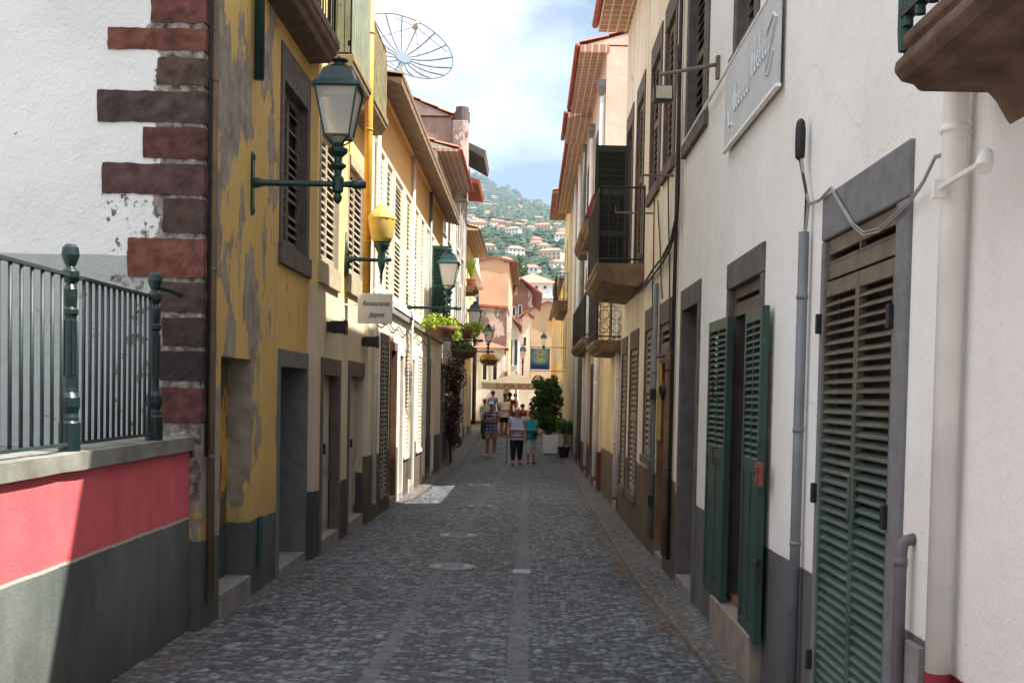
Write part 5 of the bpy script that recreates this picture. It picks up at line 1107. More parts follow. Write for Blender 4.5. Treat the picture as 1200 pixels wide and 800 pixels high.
def creeper():
    x0, z0 = atX(528, 520, -2.36); th = thing('climbing_plant', 'dark plum climbing plant growing up the left wall past the white house', 'climbing plant', (-2.3, 32.4, zg(32.4)))
    m = MB(); m.tube([(-2.25, 32.3, zg(32)), (-2.3, 32.2, 1.2), (-2.2, 32.6, 2.2), (-2.3, 32.3, 3.6)], [.05, .04, .03, .02], 6); m.build('stem', M_bark, th)
    B = []
    for i in range(46):
        f = i/45; B.append(((-2.3+random.uniform(.0, .45)*(.5+.5*f), 32.3+random.uniform(-1.2, .9), .3+3.4*f), (.18, .28, .2)))
    m = MB(); leaves(m, B, 5200, .085); m.build('foliage', M_leafr, th, fixn=False)
creeper()
th = thing('potted_succulent', 'yellow green spiky plant in a terracotta pot on the high left ledge', 'plant', (-2.33, 43.6, 6.2)); m = MB()
for k in range(40): a = random.uniform(0, 6.3); r_ = random.uniform(.05, .35); m.tube([(-2.35, 43.5, 6.2), (-2.35+r_*.5*cos(a), 43.5+r_*.5*sin(a), 6.6), (-2.35+r_*cos(a), 43.5+r_*sin(a), 6.7+random.uniform(0, .4))], [.02, .03, .004], 4)
m.build('leaves', M_leafy, th)
def pot_tree():
    Y = 37.5; x, z = atY(641, 450, Y); zb = zg(Y)
    th = thing('potted_tree', 'bushy dark green tree in a white planter beside the yellow wall', 'tree', (x, Y, zb))
    xa, _ = atY(636, 500, Y-.3); xb, _ = atY(655, 500, Y-.3)
    m = MB(); m.hexa([(xa+.04, Y-.3, zb), (xb-.04, Y-.3, zb), (xb-.04, Y+.3, zb), (xa+.04, Y+.3, zb), (xa, Y-.33, zb+.62), (xb, Y-.33, zb+.62), (xb, Y+.33, zb+.62), (xa, Y+.33, zb+.62)]); m.build('planter', M_white_pipe, th, bevel=.015)
    m = MB(); m.tube([(x+.05, Y, zb+.5), (x+.0, Y, zb+1.0), (x+.03, Y, zb+1.5), (x, Y, zb+2.2)], [.05, .04, .035, .02], 7)
    for k in range(9): a = random.uniform(0, 6.3); z0 = random.uniform(.9, 1.8); m.tube([(x+.02, Y, zb+z0), (x+.3*cos(a), Y+.3*sin(a), zb+z0+.3), (x+.5*cos(a), Y+.5*sin(a), zb+z0+.6)], [.022, .015, .008], 5)
    m.build('trunk', M_bark, th)
    B = blobset((x+.0, Y, zb+1.55), (.52, .48, .6), 34, .19)+blobset((x+.05, Y, zb+2.15), (.5, .45, .46), 28, .17)+blobset((x-.1, Y, zb+1.0), (.42, .4, .28), 14, .17)
    m = MB(); leaves(m, B, 6500, .12, .7); m.build('crown', M_leafd, th, fixn=False)
pot_tree()
def pot_plant():
    Y = 35.6; x, _ = atY(661, 520, Y); zb = zg(Y); th = thing('potted_shrub', 'small shrub with pale yellow leaves in a black pot, nearest plant on the right', 'plant', (x, Y, zb))
    MB().lathe((x, Y, zb), [(.15, 0), (.19, .30), (.21, .30), (.21, .35), (.17, .35)], 16).build('pot', M_black, th)
    m = MB(); m.tube([(x, Y, zb+.3), (x+.02, Y, zb+.8)], [.03, .02], 6); m.build('stem', M_bark, th)
    m = MB(); leaves(m, blobset((x, Y, zb+1.0), (.27, .27, .22), 12, .15), 1000, .09, .8); m.build('foliage', M_leafm, th, fixn=False)
    m = MB(); leaves(m, blobset((x-.02, Y, zb+.85), (.14, .14, .25), 6, .10), 300, .08, .8); m.build('pale_foliage', M_leafy, th, fixn=False)
pot_plant()

def litter():
    m = MB()
    for _ in range(520):
        if random.random() < .75: y = random.choice([10.9, 11.3, 14.5, 17.5, 12.5, 8.6])+random.gauss(0, .45); x = float(kerbR(y))-.04+random.gauss(0, .10)
        else: y = random.choice([10.6, 13.0])+random.gauss(0, .4); x = -2.0+random.gauss(0, .18)
        z = zg(y)-.03*min(abs(x+.5)/1.9, 1)**2+.022+random.uniform(0, .012); a = random.uniform(0, 6.3); L = random.uniform(.012, .032); w = L*.35; c, s_ = cos(a), sin(a); q = random.uniform(-.006, .010)
        m.add([(x-c*L, y-s_*L, z), (x+s_*w, y-c*w, z+q), (x+c*L, y+s_*L, z+.004), (x-s_*w, y+c*w, z+.003)], [(0, 1, 2, 3)])
    tag(m.build('fallen_leaves', simple('dry_leaves', srgb(126, 92, 56), .9, .45, 30, 0), fixn=False), 'dry brown leaves and grit gathered along the gutters of the cobbled road', 'leaf litter', kind='stuff')
litter()

# ================================================================ PARASOL, SIGN, TABLE
def parasol():
    Y = 50.5; x0, zb = atY(566, 455, Y-1.5); x1, _ = atY(645, 455, Y-1.5); xc = (x0+x1)/2-.05; hw = (x1-x0)/2; zt = atY(602, 437, Y)[1]; zv = atY(600, 444, Y-1.5)[1]
    th = thing('cafe_parasol', 'large cream square parasol with red lettering over the cafe tables', 'parasol', (xc, Y, zg(Y)))
    M_can = simple('cream_canvas', srgb(242, 230, 202), .85, .06, 3, .1); m = MB(); n = 12; z1 = zb+.30
    def H(u, v): d = max(abs(u), abs(v)); return z1+(zt-z1)*(1-d)**1.15*1.0-.05*d*(1-max(abs(u)/max(d, .01), abs(v)/max(d, .01))*0)
    for i in range(n+1):
        for j in range(n+1): u = -1+2*i/n; v = -1+2*j/n; m.v.append((xc+u*hw, Y+v*1.5, H(u, v)))
    for i in range(n):
        for j in range(n): m.f.append((i*(n+1)+j, (i+1)*(n+1)+j, (i+1)*(n+1)+j+1, i*(n+1)+j+1))
    o = m.build('canopy', M_can, th); sm = o.modifiers.new('s', 'SOLIDIFY'); sm.thickness = .012
    m = MB(); zz = z1-.05
    for a, b, c, d in ((xc-hw, xc+hw, Y-1.5, Y-1.49), (xc-hw, xc+hw, Y+1.49, Y+1.5), (xc-hw, xc-hw+.01, Y-1.49, Y+1.49), (xc+hw-.01, xc+hw, Y-1.49, Y+1.49)): m.box(a, b, c, d, zb, zz+.01)
    m.build('valance', M_can, th)
    text_obj('SUPER BOCK', .30, simple('red_letters', srgb(196, 62, 38), .7, .05, 5, 0), th, (xc+.02, Y-1.505, (zb+zz)/2-.01), FACE, sx=1.05, extr=.002)
    m = MB(); m.tube([(xc, Y, zg(Y)), (xc, Y, zt+.02)], .035, 10).lathe((xc, Y, zt-.02), [(.08, 0), (.09, .05), (.03, .09), (.02, .16)], 10); m.build('pole', M_pale, th)
    for k in range(8):
        a = pi/4*k; e = (xc+hw*.97*max(-1, min(1, 1.42*cos(a))), Y+1.45*max(-1, min(1, 1.42*sin(a)))); mm = MB(); mm.tube([(xc, Y, zt-.06), (e[0], e[1], z1-.07)], .014, 5); mm.build('rib', M_pale, th)
    MB().box(xc-.35, xc+.35, Y-.35, Y+.35, zg(Y)-.02, zg(Y)+.08).build('base', M_concrete, th, bevel=.02)
parasol()
def blue_sign():
    Y = 44.2; x0, z1 = atY(622, 408, Y); x1, z0 = atY(644, 433, Y); th = thing('hanging_sign', 'blue and pale green square sign hanging from the yellow house above the potted tree', 'sign', ((x0+x1)/2, Y, z0))
    t = NT('blue_poster'); tc = t.n.new('ShaderNodeTexCoord'); sp = t.n.new('ShaderNodeSeparateXYZ'); t.link(tc.outputs['Generated'], sp.inputs[0])
    r = t.math('SQRT', t.math('ADD', t.math('POWER', t.math('SUBTRACT', sp.outputs[0], .5), 2.0), t.math('POWER', t.math('MULTIPLY', t.math('SUBTRACT', sp.outputs[2], .62), .95), 2.0)))
    c = t.mix(t.ramp(r, .15, .48), srgb(232, 240, 180), srgb(84, 156, 196)); c = t.mix(t.ramp(sp.outputs[2], .34, .18), c, srgb(40, 86, 170)); t.link(c, t.b.inputs['Base Color']); t.b.inputs['Roughness'].default_value = .4
    MB().box(x0, x1, Y-.02, Y+.02, z0, z1).build('panel', t.m, th, bevel=.004)
    M_ink = simple('sign_navy', srgb(34, 48, 92), .6, .05, 5, 0); cx = (x0+x1)/2; h_ = z1-z0
    text_obj('Coral', .19, M_ink, th, (cx, Y-.023, z0+h_*.62), FACE, shear=.2, sx=1.0, extr=.002)
    m = MB(); zc = z0+h_*.80; m.tube([(cx-.05, Y-.024, zc), (cx, Y-.024, zc+.05), (cx+.05, Y-.024, zc), (cx, Y-.024, zc-.03), (cx-.05, Y-.024, zc)], .010, 5); m.build('emblem', M_ink, th)
    m = MB(); m.tube([(1.47, Y, z1+.05), (x0-.03, Y, z1+.05)], .014, 6).tube([(1.47, Y, z0-.06), (x0-.03, Y, z0-.06)], .012, 6).tube([(x0+.05, Y, z1), (x0+.05, Y, z1+.05)], .006, 4).tube([(x1-.05, Y, z1), (x1-.05, Y, z1+.05)], .006, 4); m.build('bracket', M_black, th)
blue_sign()
def cafe_table(px, Y, lab, cloth):
    x, _ = atY(px, 500, Y); z = zg(Y); th = thing('cafe_table', lab, 'table', (x, Y, z))
    m = MB(); m.box(x-.36, x+.36, Y-.36, Y+.36, z+.736, z+.755); m.build('top', M_pale, th, bevel=.006)
    m = MB(); n = 10
    if cloth: m.hexa([(x-.40, Y-.40, z+.22), (x+.40, Y-.40, z+.22), (x+.40, Y+.40, z+.22), (x-.40, Y+.40, z+.22), (x-.37, Y-.37, z+.735), (x+.37, Y-.37, z+.735), (x+.37, Y+.37, z+.735), (x-.37, Y+.37, z+.735)]); m.build('skirt', M_white_pipe, th, bevel=.01)
    for sx in (-1, 1):
        for sy in (-1, 1): mm = MB(); mm.tube([(x+sx*.33, Y+sy*.33, z), (x+sx*.3, Y+sy*.3, z+.7)], .018, 6); mm.build('leg', M_zinc, th)
cafe_table(584, 50.3, 'white clothed cafe table under the left side of the parasol', True)
cafe_table(618, 50.0, 'cafe table under the right side of the parasol', True)
def chair(px, Y, lab, rz):
    x, _ = atY(px, 500, Y); z = zg(Y); th = thing('cafe_chair', lab, 'chair', (x, Y, z), 'wooden chairs under the parasol')
    m = MB(); m.box(x-.21, x+.21, Y-.21, Y+.21, z+.43, z+.46); m.build('seat', M_redwood, th, bevel=.006)
    m = MB(); s = -1 if rz else 1
    for zz in (.6, .72, .84): m.box(x-.2, x+.2, Y-s*.22, Y-s*.20, z+zz, z+zz+.06)
    m.box(x-.21, x-.17, Y-s*.20, Y-s*.17, z+.46, z+.92).box(x+.17, x+.21, Y-s*.20, Y-s*.17, z+.46, z+.92)
    m.build('backrest', M_redwood, th)
    for sx in (-1, 1):
        for sy in (-1, 1): mm = MB(); mm.tube([(x+sx*.19, Y+sy*.19, z), (x+sx*.18, Y+sy*.18, z+.43)], .016, 6); mm.build('leg', M_redwood, th)
chair(607, 49.6, 'wooden cafe chair left of the right hand table, back to the viewer', False)
chair(631, 49.2, 'wooden cafe chair behind the white planter', False)

# ================================================================ PEOPLE
M_skin = simple('skin', srgb(196, 140, 112), .6, .08, 9, 0); M_skin2 = simple('tanned_skin', srgb(164, 108, 82), .6, .08, 9, 0)
def cloth(name, c): return simple('cloth_'+name, srgb(*c), .9, .10, 14, .3, bscale=60)
def mat_plaid():
    t = NT('plaid_shirt'); sp = t.n.new('ShaderNodeSeparateXYZ'); t.link(t.pos, sp.inputs[0]); c = srgb(112, 120, 156)
    a = t.math('GREATER_THAN', t.math('FRACT', t.math('MULTIPLY', sp.outputs[2], 9.0)), .6); b = t.math('GREATER_THAN', t.math('FRACT', t.math('MULTIPLY', sp.outputs[0], 9.0)), .62)
    cc = t.mix(a, srgb(92, 104, 150), srgb(176, 164, 170)); cc = t.mix(t.math('MULTIPLY', b, .6), cc, srgb(58, 60, 96)); t.link(cc, t.b.inputs['Base Color']); t.b.inputs['Roughness'].default_value = .9; return t.m
def skin_mesh(name, chains, mat, parent, M, sub=1, root=0):
    """chains: list of lists of (x,y,z,r) - joints with equal coordinates are merged"""
    vs_, es_, rs_, idx = [], [], [], {}
    for ch in chains:
        prev = None
        for (x, y, z, r) in ch:
            k = (round(x, 4), round(y, 4), round(z, 4))
            if k not in idx: idx[k] = len(vs_); vs_.append((x, y, z)); rs_.append(r)
            i = idx[k]
            if prev is not None and prev != i: es_.append((prev, i))
            prev = i
    me = bpy.data.meshes.new('tmp'); me.from_pydata(vs_, es_, []); o = bpy.data.objects.new('tmp', me); COL.objects.link(o)
    o.modifiers.new('k', 'SKIN'); 
    if sub:
        s_ = o.modifiers.new('s', 'SUBSURF'); s_.levels = sub; s_.render_levels = sub
    for i, r in enumerate(rs_):
        d = me.skin_vertices[0].data[i]; rr = r if isinstance(r, tuple) else (r, r); d.radius = rr; d.use_root = (i == root)
    dg = bpy.context.evaluated_depsgraph_get(); dg.update(); ev = bpy.data.meshes.new_from_object(o.evaluated_get(dg)); bpy.data.objects.remove(o); bpy.data.meshes.remove(me)
    ev.transform(M); ev.materials.clear(); ev.materials.append(mat); ev.shade_smooth(); ev.name = name
    ob = bpy.data.objects.new(name, ev); COL.objects.link(ob); ob.parent = parent; return ob
def person(label, px, py, Y, H, rz, top, bottom, topc, botc, hair, sit=False, arms=('down', 'down'), stride=(0, 0), stoop=0, skin=None, hat=None, belly=0, long_sleeve=False, shoes=None, fem=False, extras=None, fat=1.0):
    x, _ = atY(px, py, Y); zb = zg(Y)-.03*min(abs(x+.5)/1.9, 1)**2+.008; th = thing('person', label, 'person', (x, Y, zb), rz=rz); k = H/1.75; skin = skin or M_skin; M = Matrix.Scale(k, 4); global ORG
    hz = .93; dz = -.47 if sit else 0; sw = .165 if fem else .19; hw = .095; s = stoop
    P = lambda x, y, z, r: (x, y, z+dz, r)
    pel = P(0, 0, .97, (.145*fat, .105*fat)); wai = P(0, -.01-s*.02, 1.12, (.135*fat+belly*.3, .10*fat+belly)); che = P(0, -.01-s*.06, 1.32, (.16*fat, .11*fat)); nb = P(0, -.0-s*.12, 1.46, (.075, .06)); nk = P(0, -.01-s*.15, 1.52, (.052, .055))
    hd = [P(0, -.03-s*.17, 1.57, (.058, .068)), P(0, -.025-s*.18, 1.62, (.070, .085)), P(0, -.015-s*.18, 1.68, (.074, .092)), P(0, -.005-s*.18, 1.735, (.055, .07))]
    chains = [[pel, wai, che, nb, nk]+hd]; nose = (hd[1][0], hd[1][1]-.085, hd[1][2]+.004, .014); chains.append([hd[1], nose])
    A = {}
    for sx, mode in ((-1, arms[0]), (1, arms[1])):
        sh = P(sx*sw, -s*.10, 1.425, .055*fat); 
        el, wr, fd = {'down': ((sx*(sw+.06), .02-s*.1, 1.14), (sx*(sw+.05), -.08-s*.1, .90), (0, -.15, -1)), 'front': ((sx*(sw+.05), .0-s*.1, 1.15), (sx*.05, -.24-s*.1, 1.16), (-sx, -.3, .15)), 'phone': ((sx*(sw+.06), -.03, 1.15), (sx*.06, -.24, 1.27), (-sx*.5, -.4, .8)),
                      'cane': ((sx*(sw+.07), .0-s*.1, 1.14), (sx*(sw+.10), -.20-s*.05, .96), (0, -.5, -.8)), 'hip': ((sx*(sw+.14), .05, 1.18), (sx*(sw+.01), -.08, 1.02), (-sx*.6, -.5, -.3))}[mode]
        el = P(*el, .040*fat); wr = P(*wr, .026); A[sx] = (sh, el, wr)
        fd = Vector(fd).normalized(); sd_ = fd.cross(Vector((sx, 0, .3))).normalized(); w = Vector(wr[:3]); palm = w+fd*.07; pm = (*palm, (.032, .016)); chains.append([che, sh, el, wr, pm])
        for i, (o_, L) in enumerate(((-.026, .066), (-.009, .076), (.009, .072), (.026, .056))):
            a_ = palm+sd_*o_+fd*.022; nn = sd_.cross(fd); b_ = a_+fd*L*.55+nn*.012*(1 if nn.y < 0 else -1); c_ = b_+fd*L*.4+nn*.022*(1 if nn.y < 0 else -1)
            chains.append([pm, (*a_, .0095), (*b_, .009), (*c_, .008)])
        t0 = w+fd*.03-sd_*.028; t1 = t0+fd*.03-sd_*.025; t2 = t1+fd*.03-sd_*.006; chains.append([wr, (*t0, .012), (*t1, .011), (*t2, .009)])
    Lg = {}
    for sx, st in ((-1, stride[0]), (1, stride[1])):
        hp = P(sx*hw, 0, .90, .092*fat)
        if sit: kn = (sx*.12, -.44, .50, .062); an = (sx*.12, -.42, .09, .042)
        else: kn = (sx*(hw+.015), -st*.45-.02*abs(st), .50+.02*abs(st), .060*fat); an = (sx*(hw+.02), -st*.75+.05, .09+max(0, -st)*.1, .040)
        to = (an[0]+sx*.02, an[1]-.15, .035, .034); he = (an[0], an[1]+.03, .04, .036); Lg[sx] = (hp, kn, an, to, he); chains += [[pel, hp, kn, an, to], [an, he]]
    skin_mesh('body', chains, skin, th, M)
    # shirt
    g = 1.10; inf = lambda p, e: (*p[:3], tuple(q*1.0+e for q in p[3]) if isinstance(p[3], tuple) else p[3]+e); cs = []; low = P(0, 0, .90, (.155*fat, .118*fat+belly*.6))
    ch = [inf(low, .012), inf(pel, .016), inf(wai, .016), inf(che, .017), (nb[0], nb[1], nb[2]-.03, (.10, .075))]; cs.append(ch)
    for sx in (-1, 1):
        sh, el, wr = A[sx]; f = 1.0 if long_sleeve else .62; e = tuple(sh[i]+(el[i]-sh[i])*f for i in range(3)); c_ = [inf(che, .017), (sh[0], sh[1], sh[2], .070*fat), (*e, .062*fat)]
        if long_sleeve: c_.append((*[el[i]+(wr[i]-el[i])*.9 for i in range(3)], .042))
        cs.append(c_)
    skin_mesh('shirt', cs, topc, th, M, root=1)
    cs = [[(pel[0], pel[1], pel[2]+.02, (.150*fat, .115*fat)), inf(pel, .010)]]
    for sx in (-1, 1):
        hp, kn, an, to, he = Lg[sx]
        c_ = [inf(pel, .010), (hp[0], hp[1], hp[2]-.02, .108*fat)]
        if bottom == 'shorts': e = tuple(hp[i]+(kn[i]-hp[i])*.95 for i in range(3)); c_.append((*e, .088*fat))
        elif bottom == 'capri': e = tuple(kn[i]+(an[i]-kn[i])*.55 for i in range(3)); c_ += [(*kn[:3], .072*fat), (*e, .058)]
        else: c_ += [(*kn[:3], .080*fat), (an[0], an[1], an[2]+.03, .064)]
        cs.append(c_)
    skin_mesh('trousers' if bottom != 'shorts' else 'shorts', cs, botc, th, M)
    for sx in (-1, 1):
        hp, kn, an, to, he = Lg[sx]; skin_mesh('shoe', [[(he[0], he[1]+.01, he[2]+.004, .040), (an[0], an[1]-.04, .045, .043), (to[0], to[1]-.02, .036, (.042, .030))]], shoes or M_black, th, M)
    # hair: shell around back and top of the head
    hc = hd[2]; m = MB(); n, r0 = 14, 8; idx = {}
    C = Vector(hc[:3])+Vector((0, .012, .004))
    for j in range(r0+1):
        ph_ = pi*j/r0*.72
        for i in range(n):
            a = 2*pi*i/n; fr = max(0, -sin(a)); cut = ph_*(1-.36*fr); rr = Vector((sin(cut)*cos(a)*.083, sin(cut)*sin(a)*.100, cos(cut)*.088)); m.v.append(tuple((C+rr)*k))
    for j in range(r0):
        for i in range(n): m.f.append((j*n+i, j*n+(i+1) % n, (j+1)*n+(i+1) % n, (j+1)*n+i))
    O2 = Vector(ORG); ORG = Vector((0, 0, 0))
    if hair: o = m.build('hair', hair, th, smooth=True, fixn=False); sm = o.modifiers.new('s', 'SOLIDIFY'); sm.thickness = .02*k; sm.offset = -1
    for sx in (-1, 1):
        e = Vector((sx*.030, hd[1][1]-.080, hd[1][2]+.030)); MB().lathe(e*k, [(.002, -.007), (.009, -.003), (.009, .003), (.002, .007)], 8).build('eye', M_black, th)
    if hat:
        c = (C+Vector((0, 0, .045)))*k; m = MB(); br = .19 if hat[1] == 'brim' else .09; m.lathe(c, [(br, -.005), (br, .0), (.092, .008), (.088, .05), (.06, .075), (.01, .08)], 16)
        if hat[1] == 'cap': m.box(c.x-.06, c.x+.06, c.y-.18, c.y-.07, c.z-.004, c.z+.01)
        m.build('hat', hat[0], th, smooth=False)
    if extras: extras(th, A, k, Lg)
    ORG = O2; return th
grey_hair = simple('white_hair', srgb(206, 200, 192), .9, .15, 20, .3); dark_hair = simple('dark_hair', srgb(56, 42, 34), .9, .15, 20, .3); blond = simple('fair_hair', srgb(170, 136, 96), .9, .15, 20, .3)
def ex_cane(th, A, k, Lg):
    w = Vector(A[-1][2][:3]); m = MB(); t_ = w+Vector((-.03, -.10, -.02)); m.tube([Vector((t_.x, t_.y+.09, t_.z+.02))*k, Vector((t_.x, t_.y+.02, t_.z+.03))*k, t_*k, Vector((t_.x-.02, t_.y-.04, .01))*k], .011, 6); m.build('walking_cane', M_black, th)
def ex_bag(th, A, k, Lg):
    m = MB(); m.box(-.33*k, -.20*k, -.05*k, .10*k, .86*k, 1.08*k); m.build('shoulder_bag', M_black, th, bevel=.02)
    m = MB(); m.tube([Vector(p)*k for p in ((-.26, .02, 1.08), (-.20, -.13, 1.25), (-.08, -.13, 1.40), (.06, -.06, 1.50), (.04, .10, 1.42), (-.12, .14, 1.22), (-.26, .06, 1.08))], .014, 6); m.build('strap', M_black, th)
    m = MB(); m.box(-.05*k, .06*k, -.34*k, -.30*k, 1.28*k, 1.35*k); m.build('camera', M_black, th, bevel=.008)
    m = MB(); m.box(-.32*k, -.16*k, .16*k, .30*k, .55*k, .86*k); m.build('tan_bag', M_brownwood, th, bevel=.03)
def ex_purse(th, A, k, Lg):
    m = MB(); m.box(.00*k, .18*k, -.30*k, -.20*k, .96*k, 1.10*k); m.build('handbag', M_black, th, bevel=.02)
person('man in a lilac short sleeved shirt and dark trousers walking with a cane', 605, 540, 31.7, 1.62, radians(5), 'tee', 'long', cloth('lilac', (176, 176, 210)), cloth('charcoal', (34, 32, 36)), grey_hair, arms=('cane', 'down'), stride=(.18, -.12), stoop=.5, belly=.05, extras=ex_cane, fat=1.35)
person('man in a plaid blue shirt and khaki shorts holding a camera, left of the trio', 575, 535, 35.2, 1.72, radians(-6), 'tee', 'shorts', mat_plaid(), cloth('khaki', (172, 146, 120)), grey_hair, arms=('front', 'phone'), stride=(.04, -.04), skin=M_skin2, extras=ex_bag, shoes=M_white_pipe, fat=1.22)
person('woman in a teal blouse and pale cropped trousers carrying a small dark bag', 622, 540, 32.6, 1.52, radians(8), 'tee', 'capri', cloth('teal', (22, 150, 160)), cloth('pale', (206, 200, 210)), dark_hair, arms=('down', 'front'), stride=(.16, -.12), fem=True, extras=ex_purse, skin=M_skin2, fat=1.12)
person('man in a white t-shirt, black shorts and a dark cap under the parasol edge', 591, 500, 47.5, 1.74, radians(10), 'tee', 'shorts', cloth('white', (228, 216, 200)), cloth('black', (22, 22, 24)), None, arms=('down', 'down'), hat=(M_black, 'cap'), skin=M_skin2, fat=1.25)
person('woman in a mint top and straw hat at the left edge of the cafe', 567.5, 500, 46.5, 1.55, radians(30), 'tee', 'long', cloth('mint', (170, 214, 190)), cloth('dusk', (60, 56, 60)), blond, hat=(cloth('straw', (196, 150, 84)), 'brim'), fem=True)
person('man in a bright blue shirt standing behind the straw hat', 577, 490, 53, 1.80, radians(160), 'tee', 'long', cloth('blue', (60, 130, 200)), cloth('navy', (36, 40, 60)), dark_hair, skin=M_skin2)
person('person in a white top and black trousers under the middle of the parasol', 603.5, 490, 54, 1.66, radians(120), 'tee', 'long', cloth('white', (228, 216, 200)), cloth('black', (22, 22, 24)), dark_hair, fem=True)
person('person in a dark red shirt right behind the man with the cap', 597, 490, 50, 1.78, radians(190), 'tee', 'long', cloth('red', (150, 40, 36)), cloth('brown', (70, 52, 44)), dark_hair)
person('seated person in a red top at the right hand cafe table', 612, 490, 51.2, 1.7, radians(40), 'tee', 'long', cloth('scarlet', (176, 52, 44)), cloth('navy', (36, 40, 60)), dark_hair, sit=True)
person('seated person in a pinkish top beside the planter', 624, 490, 51.4, 1.66, radians(-40), 'tee', 'long', cloth('rose', (206, 140, 130)), cloth('brown', (70, 52, 44)), blond, sit=True, fem=True)

# ================================================================ HILL AND FAR TOWN
def hill_h(x, y):
    r = 14+(y-250)*.188 if y > 250 else 14-(250-y)*.06
    r += (-x-20)*.30*min(1, max(0, (y-500)/1700)) + 16*mnoise.noise(Vector((x*.004, y*.004, 1)))*min(1, (y-200)/400)+4*mnoise.noise(Vector((x*.015, y*.015, 5)))
    if y > 2400: r -= (y-2400)*.4
    return r
def make_hill():
    xs = np.linspace(-700, 700, 150); ys = np.concatenate([np.linspace(215, 800, 60), np.linspace(815, 2900, 130)]); m = MB(); nx = len(xs)
    for y in ys:
        for x in xs: m.v.append((x, y, hill_h(x, y)))
    for j in range(len(ys)-1):
        for i in range(nx-1): m.f.append((j*nx+i, j*nx+i+1, (j+1)*nx+i+1, (j+1)*nx+i))
    t = NT('hillside'); sp = t.n.new('ShaderNodeSeparateXYZ'); t.link(t.pos, sp.inputs[0])
    c = t.mix(t.ramp(t.noise(.02, 6, .6), .4, .6), (.035, .065, .04, 1), (.10, .12, .075, 1)); c = t.mix(t.ramp(t.noise(.008, 4, .6, off=(9, 2, 1)), .58, .66), c, (.26, .20, .15, 1))
    tr = t.math('FRACT', t.math('ADD', t.math('MULTIPLY', sp.outputs[2], .07), t.math('MULTIPLY', t.noise(.01, 3), 1.2))); c = t.mix(t.math('MULTIPLY', t.math('GREATER_THAN', tr, .8), .5), c, (.24, .22, .18, 1))
    t.link(c, t.b.inputs['Base Color']); t.b.inputs['Roughness'].default_value = 1; tag(m.build('hill', t.m, smooth=True), kind='structure')
make_hill()
def far_town():
    protos = []; wc = [srgb(236, 232, 224), srgb(226, 214, 196), srgb(214, 190, 170), srgb(222, 226, 230)]; walls = [simple('far_wall_%d' % i, c, .9, .05, 1, 0) for i, c in enumerate(wc)]
    rf = [simple('far_roof_a', srgb(182, 128, 108), .9, .15, 1, 0), simple('far_roof_b', srgb(164, 112, 94), .9, .15, 1, 0)]
    M_fw = simple('far_window', (.05, .055, .06, 1), .6, .1, 1, 0)
    for k, (w, d, hh) in enumerate(((12, 8, 6), (9, 8, 6.5), (16, 9, 7), (8, 7, 5))):
        global ORG
        ORG = Vector((0, 0, 0)); r = bpy.data.objects.new('hill_house', None); COL.objects.link(r); tag(r, 'small pale house with tiled roof on the far green hillside', 'house', 'houses scattered over the far hillside')
        MB().box(-w/2, w/2, -d/2, d/2, -4, hh).build('wall', walls[k], r)
        m = MB(); m.add([(-w/2-.8, -d/2-.8, hh), (w/2+.8, -d/2-.8, hh), (w/2+.8, d/2+.8, hh), (-w/2-.8, d/2+.8, hh), (-w/4, 0, hh+2.4), (w/4, 0, hh+2.4)], [(0, 1, 5, 4), (1, 2, 5), (2, 3, 4, 5), (3, 0, 4), (0, 3, 2, 1)]); m.build('roof', rf[k % 2], r)
        nw = max(2, int(w/3))
        for i in range(nw):
            xx = -w/2+w*(i+.5)/nw
            for zz in (1.0, 3.8):
                if zz+1.4 < hh: MB().box(xx-.55, xx+.55, -d/2-.06, -d/2-.01, zz, zz+1.4).build('window', M_fw, r)
        protos.append(r)
    placed = []; used = [False]*4; tries = 0
    while len(placed) < 190 and tries < 5000:
        tries += 1; y = 420+(2300-420)*random.random()**1.35; x = y*random.uniform(-.062, .034)
        if any((x-a)**2+(y-b)**2 < (14+y*.006)**2 for a, b in placed): continue
        if y > 1500 and random.random() < .6: continue
        placed.append((x, y)); k = random.choice([0, 1, 1, 2, 3]); z = hill_h(x, y); rz = random.uniform(-.5, .5); lab = None
        if not used[k]: used[k] = True; o = protos[k]; o.location = (x, y, z); o.rotation_euler = (0, 0, rz)
        else: o = copy_tree(protos[k], (x, y, z+1.5), rz)
        o.scale = (.62, .62, .6)
    for k in range(4):
        if not used[k]: protos[k].location = (30, 320+k*20, hill_h(30, 320+k*20))
far_town()
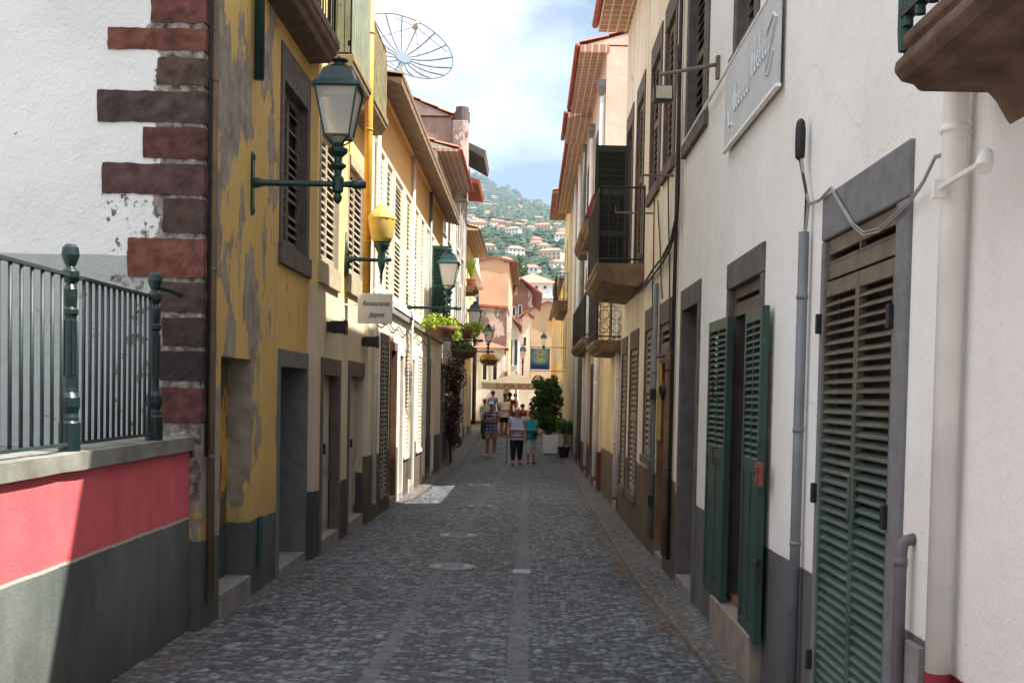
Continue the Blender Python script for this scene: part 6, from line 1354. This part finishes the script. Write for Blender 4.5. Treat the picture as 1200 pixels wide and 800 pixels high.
def woods():
    ORG_ = Vector((0, 0, 0)); m = MB(); ico = []
    def blob(x, y, z, r, hk=1.0):
        n = 5; rot_ = random.uniform(0, 6.3)
        rings = [(.55, .0), (1.0, .45), (.85, .95), (.35, 1.35)]; b = len(m.v)
        for q, (rr, zz) in enumerate(rings):
            for k in range(n):
                a = rot_+2*pi*k/n+q*.5; j = random.uniform(.75, 1.2); m.v.append((x+r*rr*j*cos(a), y+r*rr*j*sin(a), z+r*zz*hk*random.uniform(.9, 1.1)))
        for i in range(3):
            for k in range(n): m.f.append((b+i*n+k, b+i*n+(k+1) % n, b+(i+1)*n+(k+1) % n, b+(i+1)*n+k))
        m.f.append(tuple(b+3*n+k for k in range(n)))
    for _ in range(15000):
        y = 300+2100*random.random()**.8; x = y*random.uniform(-.085, .05); 
        if mnoise.noise(Vector((x*.008, y*.008, 7))) < -.12 and random.random() < .8: continue
        blob(x, y, hill_h(x, y)-.5, random.uniform(1.6, 3.8)*(1 if y < 900 else 1.5))
    for _ in range(150):
        x = random.uniform(-170, 80); y = random.uniform(2330, 2400); 
        if mnoise.noise(Vector((x*.03, 2, 7))) < 0: continue
        for q in range(5): blob(x+random.uniform(-9, 9), y, hill_h(x, y)+random.uniform(-1, 14), random.uniform(4, 8))
    t = NT('hill_trees'); t.link(t.mix(t.ramp(t.noise(.06, 4), .35, .65), (.024, .052, .032, 1), (.060, .092, .045, 1)), t.b.inputs['Base Color']); t.b.inputs['Roughness'].default_value = 1
    o = m.build('woodland', t.m, fixn=False); tag(o, 'scattered green trees and bushes covering the far hillside', 'woodland', kind='stuff')
woods()
def cypress():
    for px, py, w, lab in ((609, 300, 3.0, 'taller dark cypress behind the tan gable'), (615, 312, 2.4, 'shorter dark cypress right of the taller one')):
        Y = 232; x, zt = atY(px, py, Y); _, zb = atY(px, 345, Y); th = thing('cypress_tree', lab, 'tree', (x, Y, zb), 'dark cypresses beyond the roofs')
        m = MB(); m.tube([(x, Y, zb-3), (x, Y, zt-1)], [.25, .05], 6); m.build('trunk', M_bark, th)
        B = [((x+random.uniform(-.3, .3), Y, zb+(zt-zb)*i/12), (w*.5*(1-.7*(i/12)**1.5), w*.5*(1-.7*(i/12)**1.5), .9)) for i in range(13)]
        m = MB(); leaves(m, B, 2600, .55, .7); m.build('crown', M_leafd, th, fixn=False)
cypress()
def haze():
    m = MB(); m.box(-750, 750, -60, 2950, -8, 760); o = m.build('haze', None); t = bpy.data.materials.new('haze'); t.use_nodes = True; n = t.node_tree.nodes; n.clear(); out = n.new('ShaderNodeOutputMaterial'); v = n.new('ShaderNodeVolumePrincipled')
    v.inputs['Color'].default_value = (.62, .80, 1, 1); v.inputs['Density'].default_value = .00018; v.inputs['Anisotropy'].default_value = .2; t.node_tree.links.new(v.outputs[0], out.inputs['Volume']); o.data.materials.append(t)
    tag(o, 'thin bluish haze in the air', 'haze', kind='stuff')
haze()
